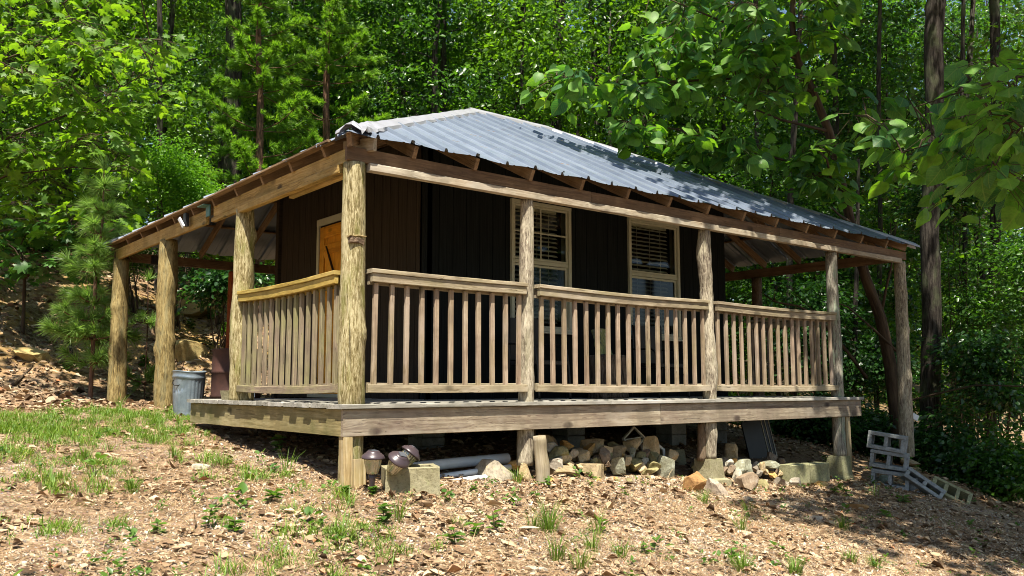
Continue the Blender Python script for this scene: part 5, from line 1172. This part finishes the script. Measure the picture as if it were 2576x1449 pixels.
# ------------------------------------------------------------------ shrubs and understory
def shrub(name, u, v, d, su, sv, sdp, leaves, size, lm, label, tmpl=LEAF, cat='shrub', group=None, seed=0, wd=None):
    c = at(u, v, d); b = c.copy(); b[2] = g1(b[0], b[1]); e = empty(name, b, label, cat, group); m_ = d/FPX; r = np.random.default_rng(seed+3); ns = leaves//20
    sb_ = unit(11, r)*r.uniform(.3, .9, (11, 1)); q = sb_[r.integers(0, 11, ns)]+r.normal(0, .22, (ns, 3)); C = (c-b)+Rv*q[:, :1]*su*m_+A_((0, 0, 1.))*q[:, 1:2]*sv*m_+(Fv*A_((1, 1, 0)))*q[:, 2:3]*sdp+r.normal(0, .12, (ns, 3))
    C[:, 2] = np.maximum(C[:, 2], .06+r.uniform(0, .2, ns)); ow = q@np.array([Rv, (0, 0, .3), Fv])*.7; P_, D_, N_ = sprays(C, ow, 20, .26*max(1, size/.08), .2, .2, .5)
    V, F = scatter(tmpl[0], tmpl[1], rotmats(D_, N_), size*r.uniform(.6, 1.25, len(P_)), P_); mesh_np('leaves', V, F, lm, e)
    g = Geo()
    for k in range(7): t_ = C[r.integers(0, ns)]; log(g, branch_path((r.uniform(-.1, .1), r.uniform(-.1, .1), -.05), t_, .1, 4, .06), [.02, .015, .011, .008, .004], 5, .25, 0, 0, k, False)
    g.build('stem', M['bark_brown'], e); return e
shrub('bush', 455, 440, 17.5, 105, 120, .8, 9000, .062, LM['bush'], 'fine-leaved bright green bush behind the side porch roof', seed=1)
shrub('bush', 340, 620, 17, 60, 70, .7, 2600, .07, LM['forest2'], 'dim bush behind the young pine on top of the bank', seed=2)
shrub('bush', 30, 620, 18.5, 150, 80, 1.0, 5000, .08, LM['forest2'], 'dark bush under the trees at the far left', seed=3)
shrub('bush', 560, 560, 18.5, 150, 60, .8, 5000, .08, LM['forest2'], 'dark bush on the bank top seen between the golden posts', seed=4)
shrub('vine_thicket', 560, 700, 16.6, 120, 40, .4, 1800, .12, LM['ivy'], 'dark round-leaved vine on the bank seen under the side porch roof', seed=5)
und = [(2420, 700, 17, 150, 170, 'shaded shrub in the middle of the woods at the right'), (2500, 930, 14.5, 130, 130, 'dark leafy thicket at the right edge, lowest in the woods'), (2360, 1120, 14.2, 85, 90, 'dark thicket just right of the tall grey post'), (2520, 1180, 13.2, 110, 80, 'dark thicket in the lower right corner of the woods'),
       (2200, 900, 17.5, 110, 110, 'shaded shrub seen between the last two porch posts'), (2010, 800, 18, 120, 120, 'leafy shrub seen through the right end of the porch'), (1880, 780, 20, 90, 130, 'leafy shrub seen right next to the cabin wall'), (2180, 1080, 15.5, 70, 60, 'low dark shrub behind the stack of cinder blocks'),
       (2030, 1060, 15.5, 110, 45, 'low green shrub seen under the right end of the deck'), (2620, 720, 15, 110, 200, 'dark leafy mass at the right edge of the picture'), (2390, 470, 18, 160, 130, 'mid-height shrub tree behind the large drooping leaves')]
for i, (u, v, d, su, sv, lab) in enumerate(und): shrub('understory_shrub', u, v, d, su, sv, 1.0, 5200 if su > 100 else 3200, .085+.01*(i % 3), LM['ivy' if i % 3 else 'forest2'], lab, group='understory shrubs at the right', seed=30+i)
# dead branches behind the right end of the porch
def stick(pts, r0, r1, label, mat='bark_brown', name='dead_branch', group=None, sub_=()):
    pts = [A_(p) for p in pts]; b = pts[0]; g = Geo(); log(g, [p-b for p in pts], list(np.linspace(r0, r1, len(pts))), 7, .12, .1, 2, 4)
    for s_ in sub_: log(g, [A_(p)-b for p in s_], list(np.linspace(r1*1.3, r1*.4, len(s_))), 5, .15, .05, 0, 4)
    o = g.build(name, M[mat], None, loc=tuple(b), local=True); return tag(o, label, 'branch', group)
stick([at(2180, 950, 15), at(2120, 870, 14.6), at(2060, 800, 14.4), at(2010, 770, 14.2), at(1950, 760, 14), at(1915, 735, 14)], .03, .008, 'bare pale branch arching behind the right end of the porch', sub_=[[at(2010, 770, 14.2), at(1975, 790, 14.1), at(1925, 812, 14)], [at(2060, 800, 14.4), at(2030, 765, 14.3), at(1990, 735, 14.2)], [at(1950, 760, 14), at(1945, 735, 14), at(1965, 712, 14)]])
stick([at(2262, 890, 14.6), at(2200, 830, 14.3), at(2130, 770, 14.2), at(2100, 760, 14)], .022, .008, 'bare branch slanting behind the fourth porch post')
stick([at(2280, 1010, 13.5), at(2380, 985, 13), at(2460, 968, 12.6), at(2576, 972, 12.2), at(2660, 985, 12)], .014, .008, 'long thin bare branch arching across the dark thicket at the right')
for (pp, lab) in [([(60, 1065), (110, 1040), (150, 1010)], 'pale fallen branch on the leaf litter at the far left'), ([(170, 880), (185, 930), (200, 965)], 'short bleached root hanging on the left bank'), ([(20, 990), (90, 1030), (150, 1045), (200, 1050)], 'thin twig lying across the leaf litter at the far left')]:
    pass
for (a, b, c, r_, lab) in [((30, 975), (58, 950), (82, 925), .03, 'pale fallen branch on the leaf litter at the far left'), ((172, 860), (182, 905), (195, 940), .035, 'short bleached root hanging on the left bank'), ((195, 805), (280, 845), (300, 850), .01, 'thin pale twig before the young pine')]:
    q = [ground_at(*t_)+A_((0, 0, .03)) for t_ in (a, b, c)]; stick(q, r_, r_*.4, lab)

# ------------------------------------------------------------------ ground cover
def polar_pts(n, r0, r1, a0, a1, pw=1.0):
    r = r0+(r1-r0)*rng.uniform(0, 1, n)**pw; a = HEAD-np.radians(rng.uniform(a0, a1, n)); return CAM[0]+np.cos(a)*r, CAM[1]+np.sin(a)*r
def normals(x, y):
    e = .06; zx = (gz(x+e, y)-gz(x-e, y))/(2*e); zy = (gz(x, y+e)-gz(x, y-e))/(2*e); n_ = np.stack([-zx, -zy, np.ones_like(zx)], -1); return n_/np.linalg.norm(n_, axis=1, keepdims=True)
def pnoise(x, y, s, sd=0): return np.array([mnoise.noise(Vector((a*s+sd, b*s, sd*.7))) for a, b in zip(x, y)])
def front(x, y): return ~((x > .1) & (x < 8.0) & (y > .15) & (y < 4.4))
# litter of dry leaves
x, y = polar_pts(95000, 4.6, 24, -38, 38, 1.25)
gr = (x < .2) & (y < 4.6)               # the grassy left of the yard has fewer leaves
dens = np.where(y > 4.9, .95, np.where(gr, .26, .34)); pn = pnoise(x, y, 1.1, 3)+.5*pnoise(x, y, 3.7, 9); dens = dens+pn*1.0*(y < 4.9)+.45*np.exp(-((y+.5)/.5)**2)*(x > 0)+.5*np.clip((x-3.8)/2, 0, 1)*(y < 4.9); dens = np.where((x > .1) & (x < 8) & (y > .3) & (y < 5), .5, dens)
keep = rng.uniform(0, 1, len(x)) < dens; x, y = x[keep], y[keep]; n_ = len(x); N_ = normals(x, y); a = rng.uniform(0, 6.28, n_)
P_ = np.stack([x, y, gz(x, y)+rng.uniform(.003, .03, n_)], -1); D_ = np.stack([np.cos(a), np.sin(a), rng.normal(0, .25, n_)], -1); D_ -= N_*np.sum(D_*N_, 1, keepdims=True)*.85
CURL = (np.array([(0, 0, 0), (-.28, .3, .16), (-.2, .7, .2), (0, 1, .05), (.24, .68, .14), (.3, .34, .2), (0, .5, -.02)]), np.array([(6, 1, 0), (6, 2, 1), (6, 3, 2), (6, 4, 3), (6, 5, 4), (6, 0, 5)]))
V, F = scatter(CURL[0], CURL[1], rotmats(D_, N_+rng.normal(0, .45, (n_, 3))), np.stack([rng.uniform(.6, 1.3, n_)*.058, rng.uniform(.6, 1.3, n_)*.07, rng.normal(0, .08, n_)], -1)*np.where(y > 5, 1.15, .75)[:, None]*rng.lognormal(0, .35, n_)[:, None], P_)
o = mesh_np('fallen_leaves', V, F, LM['litter']); tag(o, 'dry brown fallen leaves covering the slope and the bank', 'leaf litter', None, 'stuff')
# pine straw
x, y = polar_pts(150000, 4.5, 12.5, -38, 38, 1.0); keep = front(x, y) & (rng.uniform(0, 1, len(x)) < .62+.8*pnoise(x, y, .9, 8)); x, y = x[keep], y[keep]; n_ = len(x); a = rng.uniform(0, 6.28, n_)
P_ = np.stack([x, y, gz(x, y)+rng.uniform(.004, .03, n_)], -1); D_ = np.stack([np.cos(a), np.sin(a), rng.normal(0, .16, n_)], -1)
TRI = (np.array([(-.5, 0, 0), (.5, 0, 0), (.35, .55, .03), (-.35, .55, .03), (0, 1, -.02)]), np.array([(0, 1, 2), (0, 2, 3), (3, 2, 4)]))
V, F = scatter(TRI[0], TRI[1], rotmats(D_, np.tile((0, 0, 1.), (n_, 1))), np.stack([rng.uniform(.0025, .0045, n_), rng.uniform(.07, .17, n_), np.full(n_, .12)], -1), P_)
o = mesh_np('pine_straw', V, F, LM['straw']); tag(o, 'tan pine straw scattered over the front slope', 'pine straw', None, 'stuff')
# gravel
x, y = polar_pts(130000, 4.4, 13, -38, 38, 1.1); pn = pnoise(x, y, .55, 20); keep = front(x, y) & (rng.uniform(0, 1, len(x)) < np.where(x+y*.2 > 0, .75, .30)+pn*.9-np.clip(y-1.0, 0, 3)*.3); x, y = x[keep], y[keep]; n_ = len(x)
iv = np.array([(1, 0, 0), (-1, 0, 0), (0, 1, 0), (0, -1, 0), (.3, .2, .8), (-.2, -.1, -.8), (.7, .7, .2), (-.7, .6, -.1)], float); OC = (iv[:6]*A_((1, .8, .7)), np.array([(0, 2, 4), (2, 1, 4), (1, 3, 4), (3, 0, 4), (2, 0, 5), (1, 2, 5), (3, 1, 5), (0, 3, 5)]))
P_ = np.stack([x, y, gz(x, y)+.003], -1); sz = .0085*rng.lognormal(0, .42, n_)
V, F = scatter(OC[0], OC[1], rotmats(unit(n_), unit(n_)), np.stack([sz*rng.uniform(.7, 1.5, n_), sz, sz*.7], -1), P_)
o = mesh_np('gravel', V, F, LM['gravel']); tag(o, 'pale tan gravel and stone chips on the slope', 'gravel', None, 'stuff')
# grass
x, y = polar_pts(26000, 4.4, 16, -38, 8, 1.0); pn = pnoise(x, y, 1.3, 31)+.5*pnoise(x, y, 4.5, 5)
d_ = np.where((y > 3.1) & (y < 4.75), .75, np.where(y < 3.1, .06, 0)); d_ = d_+pn*np.where(y < 3.1, .85, .6)-.10*np.clip(.5-y, 0, 5); d_ = np.where(x > .0, np.where(y > 4.0, d_, 0), d_); d_ = np.where(x > -.2, d_*.5, d_)
d_ = np.where(y < .5, d_*.35, d_)
keep = (rng.uniform(0, 1, len(x)) < d_) & (y < 4.9+.3*np.sin(x)); x, y = x[keep], y[keep]; m_ = len(x); per = 26; hs = rng.lognormal(0, .4, m_)*np.where(y > 3.0, .8, 1.05)
x = np.repeat(x, per)+rng.normal(0, .035, m_*per); y = np.repeat(y, per)+rng.normal(0, .035, m_*per); hs = np.repeat(hs, per); n_ = len(x); a = rng.uniform(0, 6.28, n_)
P_ = np.stack([x, y, gz(x, y)], -1); D_ = np.stack([np.cos(a)*.75, np.sin(a)*.75, rng.uniform(.5, 1.6, n_)], -1)
BL = (np.array([(-.5, 0, 0), (.5, 0, 0), (.4, .55, .05), (-.4, .55, .05), (0, 1, -.12)]), np.array([(0, 1, 2), (0, 2, 3), (3, 2, 4)]))
V, F = scatter(BL[0], BL[1], rotmats(D_, np.stack([-np.cos(a), -np.sin(a), np.full(n_, .4)], -1)), np.stack([rng.uniform(.004, .008, n_), hs*rng.uniform(.03, .095, n_), hs*rng.uniform(.03, .09, n_)], -1), P_)
o = mesh_np('grass', V, F, LM['grass']); tag(o, 'patchy green grass on the left of the yard', 'grass', None, 'stuff')
# low weeds and dry stalks nobody could count
x, y = polar_pts(2600, 4.6, 14, -38, 38, 1.0); pn = pnoise(x, y, 1.1, 77); keep = front(x, y) & (rng.uniform(0, 1, len(x)) < .28+pn*1.1) & (y < 5); x, y = x[keep], y[keep]; m_ = len(x); per = 9
X_ = np.repeat(x, per)+rng.normal(0, .022, m_*per); Y_ = np.repeat(y, per)+rng.normal(0, .022, m_*per); n_ = len(X_); sz = np.repeat(rng.lognormal(-.1, .4, m_), per); a = rng.uniform(0, 6.28, n_)
P_ = np.stack([X_, Y_, gz(X_, Y_)+rng.uniform(.0, .05, n_)*sz], -1); D_ = np.stack([np.cos(a), np.sin(a), rng.uniform(.0, 1.1, n_)], -1)
V, F = scatter(LEAF[0], LEAF[1], rotmats(D_, np.tile((0, 0, 1.), (n_, 1))+rng.normal(0, .3, (n_, 3))), sz*rng.uniform(.018, .045, n_), P_)
o = mesh_np('ground_weeds', V, F, LM['weed']); tag(o, 'sparse low weeds creeping over the litter and gravel', 'weeds', None, 'stuff')
x, y = polar_pts(9000, 4.6, 14, -38, 38, 1.0); pn = pnoise(x, y, 1.7, 55); keep = front(x, y) & (rng.uniform(0, 1, len(x)) < .3+pn*1.2) & (y < 5.5); x, y = x[keep], y[keep]; n_ = len(x); a = rng.uniform(0, 6.28, n_)
V, F = scatter(BL[0], BL[1], rotmats(np.stack([np.cos(a), np.sin(a), rng.uniform(.1, 1.3, n_)], -1), np.stack([-np.cos(a), -np.sin(a), np.full(n_, .4)], -1)), np.stack([rng.uniform(.002, .005, n_), rng.uniform(.06, .20, n_), rng.uniform(.05, .16, n_)], -1), np.stack([x, y, gz(x, y)], -1))
o = mesh_np('dry_stalks', V, F, LM['straw']); tag(o, 'thin dry grass stalks standing in the litter', 'dry stalks', None, 'stuff')
# grass tufts and weeds, each a plant of its own
def tuft(u, v, h, n_, label, lm='grass', group='single grass tufts on the front slope', spread=.06):
    h *= 1.3; n_ = int(n_*1.7)
    q = ground_at(u, v); a = rng.uniform(0, 6.28, n_); r = rng.uniform(0, spread, n_); P_ = np.stack([np.cos(a)*r, np.sin(a)*r, np.full(n_, -.01)], -1); D_ = np.stack([np.cos(a)*.35, np.sin(a)*.35, rng.uniform(.8, 1.4, n_)], -1)+rng.normal(0, .15, (n_, 3))
    V, F = scatter(BL[0], BL[1], rotmats(D_, np.stack([-np.cos(a), -np.sin(a), np.full(n_, .4)], -1)), np.stack([rng.uniform(.004, .007, n_), h*rng.uniform(.5, 1.1, n_), h*rng.uniform(.5, 1.6, n_)], -1), P_)
    return tag(mesh_np('grass_tuft', V, F, LM[lm], None, tuple(q)), label, 'grass', group)
for (u, v, h, n_, lab) in [(1380, 1345, .24, 60, 'tallest bright grass tuft, on the gravel below the squared slab'), (1345, 1335, .14, 30, 'low grass tuft touching the tallest one'), (1500, 1350, .22, 14, 'thin upright grass tuft right of the tallest tuft'), (1490, 1392, .16, 34, 'spreading grass tuft right of centre near the bottom'), (1560, 1405, .14, 30, 'short grass tuft below the purplish stone slope'),
    (1400, 1410, .17, 30, 'green tuft at the bottom under the tallest tuft'), (1868, 1445, .16, 60, 'orange-green tuft at the bottom edge right of the middle'), (2000, 1445, .13, 60, 'dense tuft at the bottom edge, second from the right'), (2140, 1420, .12, 45, 'green-orange tuft on the lower right slope'), (2200, 1432, .12, 40, 'rightmost dry tuft along the bottom edge'),
    (1770, 1270, .16, 30, 'tuft growing in front of the rust-orange boulder'), (1880, 1290, .14, 24, 'tuft right of the long purplish stone'), (1865, 1340, .18, 24, 'slim tuft below the long purplish stone'), (2200, 1250, .20, 12, 'few long blades by the long pale curb stone'), (2120, 1335, .15, 44, 'wide green tuft on the shaded right slope'), (1300, 1218, .16, 26, 'bright tuft at the foot of the short stub post'),
    (1060, 1240, .20, 10, 'long blades beside the hollow concrete block'), (1000, 1310, .18, 20, 'tuft of long blades below the hollow concrete block'), (720, 1190, .20, 14, 'sparse tall blades left of the corner leg'), (1150, 1330, .10, 24, 'dry tuft in the bare patch left of the tallest tuft'), (440, 1160, .17, 40, 'tall tuft in the middle of the left grass'), (210, 1165, .18, 40, 'tall tuft at the left of the grass'), (560, 1180, .16, 26, 'tuft nearest the shadow of the deck'), (330, 1240, .12, 50, 'dark green tuft lowest in the left grass'),
    (300, 1030, .18, 20, 'long blades at the foot of the far golden post'), (1460, 1440, .18, 30, 'tuft at the bottom edge below the spreading tuft')]: tuft(u, v, h, n_, lab)
def weed(u, v, h, nl, size, label, tmpl=LEAF, lm='weed', group='small broadleaf weeds'):
    q = ground_at(u, v); e = empty('weed', tuple(q), label, 'weed', group); nl = int(nl*1.6); g = Geo(); tip = A_((rng.normal(0, .02), rng.normal(0, .02), h)); log(g, [(0, 0, -.02), tip*.5, tip], [.005, .004, .002], 5, .1, 0, 0, 1, False); g.build('stem', M['bark_brown'], e)
    f = rng.uniform(.15, 1, nl); a = np.arange(nl)*2.4+rng.normal(0, .5, nl); P_ = tip[None]*f[:, None]; D_ = np.stack([np.cos(a), np.sin(a), rng.uniform(-.1, .6, nl)], -1); V, F = scatter(tmpl[0], tmpl[1], rotmats(D_, np.tile((0, 0, 1.), (nl, 1))+rng.normal(0, .2, (nl, 3))), size*rng.uniform(.7, 1.2, nl), P_); mesh_np('leaves', V, F, LM[lm], e); return e
for (u, v, h, nl, s_, lab) in [(1090, 1215, .10, 60, .05, 'bright bushy weed right of the hollow concrete block'), (935, 1250, .08, 40, .045, 'small bright weed below the upright solar light'), (968, 1330, .16, 22, .07, 'leafy weed below the hollow concrete block'), (1245, 1340, .16, 8, .08, 'dark weed with a tall thin stem left of the tallest tuft'), (1145, 1375, .12, 9, .085, 'broad leaved weed near the bottom, left of the dry tuft'), (1190, 1350, .10, 7, .08, 'weed with blue-green leaves right of the broad leaved weed'),
    (1190, 1240, .08, 10, .05, 'small weed under the thinnest white pipe'), (1340, 1255, .07, 8, .06, 'little weed at the right foot of the stub post'), (705, 1140, .16, 10, .10, 'fresh green weed at the edge of the deck shadow'), (680, 1265, .08, 12, .08, 'flat green weed in the leaves left of the corner'), (590, 1350, .12, 12, .07, 'upright weed in the lower left gravel'), (520, 1330, .14, 14, .06, 'bushy weed below the left grass'), (870, 1250, .08, 40, .045, 'low weeds at the foot of the corner leg'),
    (165, 930, .12, 10, .14, 'bright green seedling in the litter left of the far golden post'), (560, 850, .3, 60, .09, 'leafy green weed on the bank left of the barrel'), (480, 830, .2, 30, .10, 'weed on the bank just right of the knotty post'), (250, 880, .2, 24, .10, 'weed under the young pine'), (360, 930, .25, 40, .10, 'weeds on the bank between the two golden posts'), (530, 810, .3, 50, .10, 'taller weed above the ochre boulder'), (215, 850, .2, 20, .09, 'dim weed on the bank left of the young pine'), (290, 955, .1, 12, .12, 'flat leaved seedling beside the far golden post'),
    (1840, 1420, .12, 12, .06, 'fresh weed at the bottom edge left of the orange-green tuft'), (2100, 1245, .08, 8, .08, 'weed below the mossy footing on the slope'), (2270, 1265, .07, 7, .10, 'dark green leaf cluster below the leaning block'), (2230, 1305, .07, 7, .10, 'small dark weed on the shaded right slope'), (1625, 1395, .08, 9, .06, 'small weed right of the short grass tuft'), (395, 1345, .08, 14, .06, 'low weed in the lower left straw')]: weed(u, v, h, nl, s_, lab)
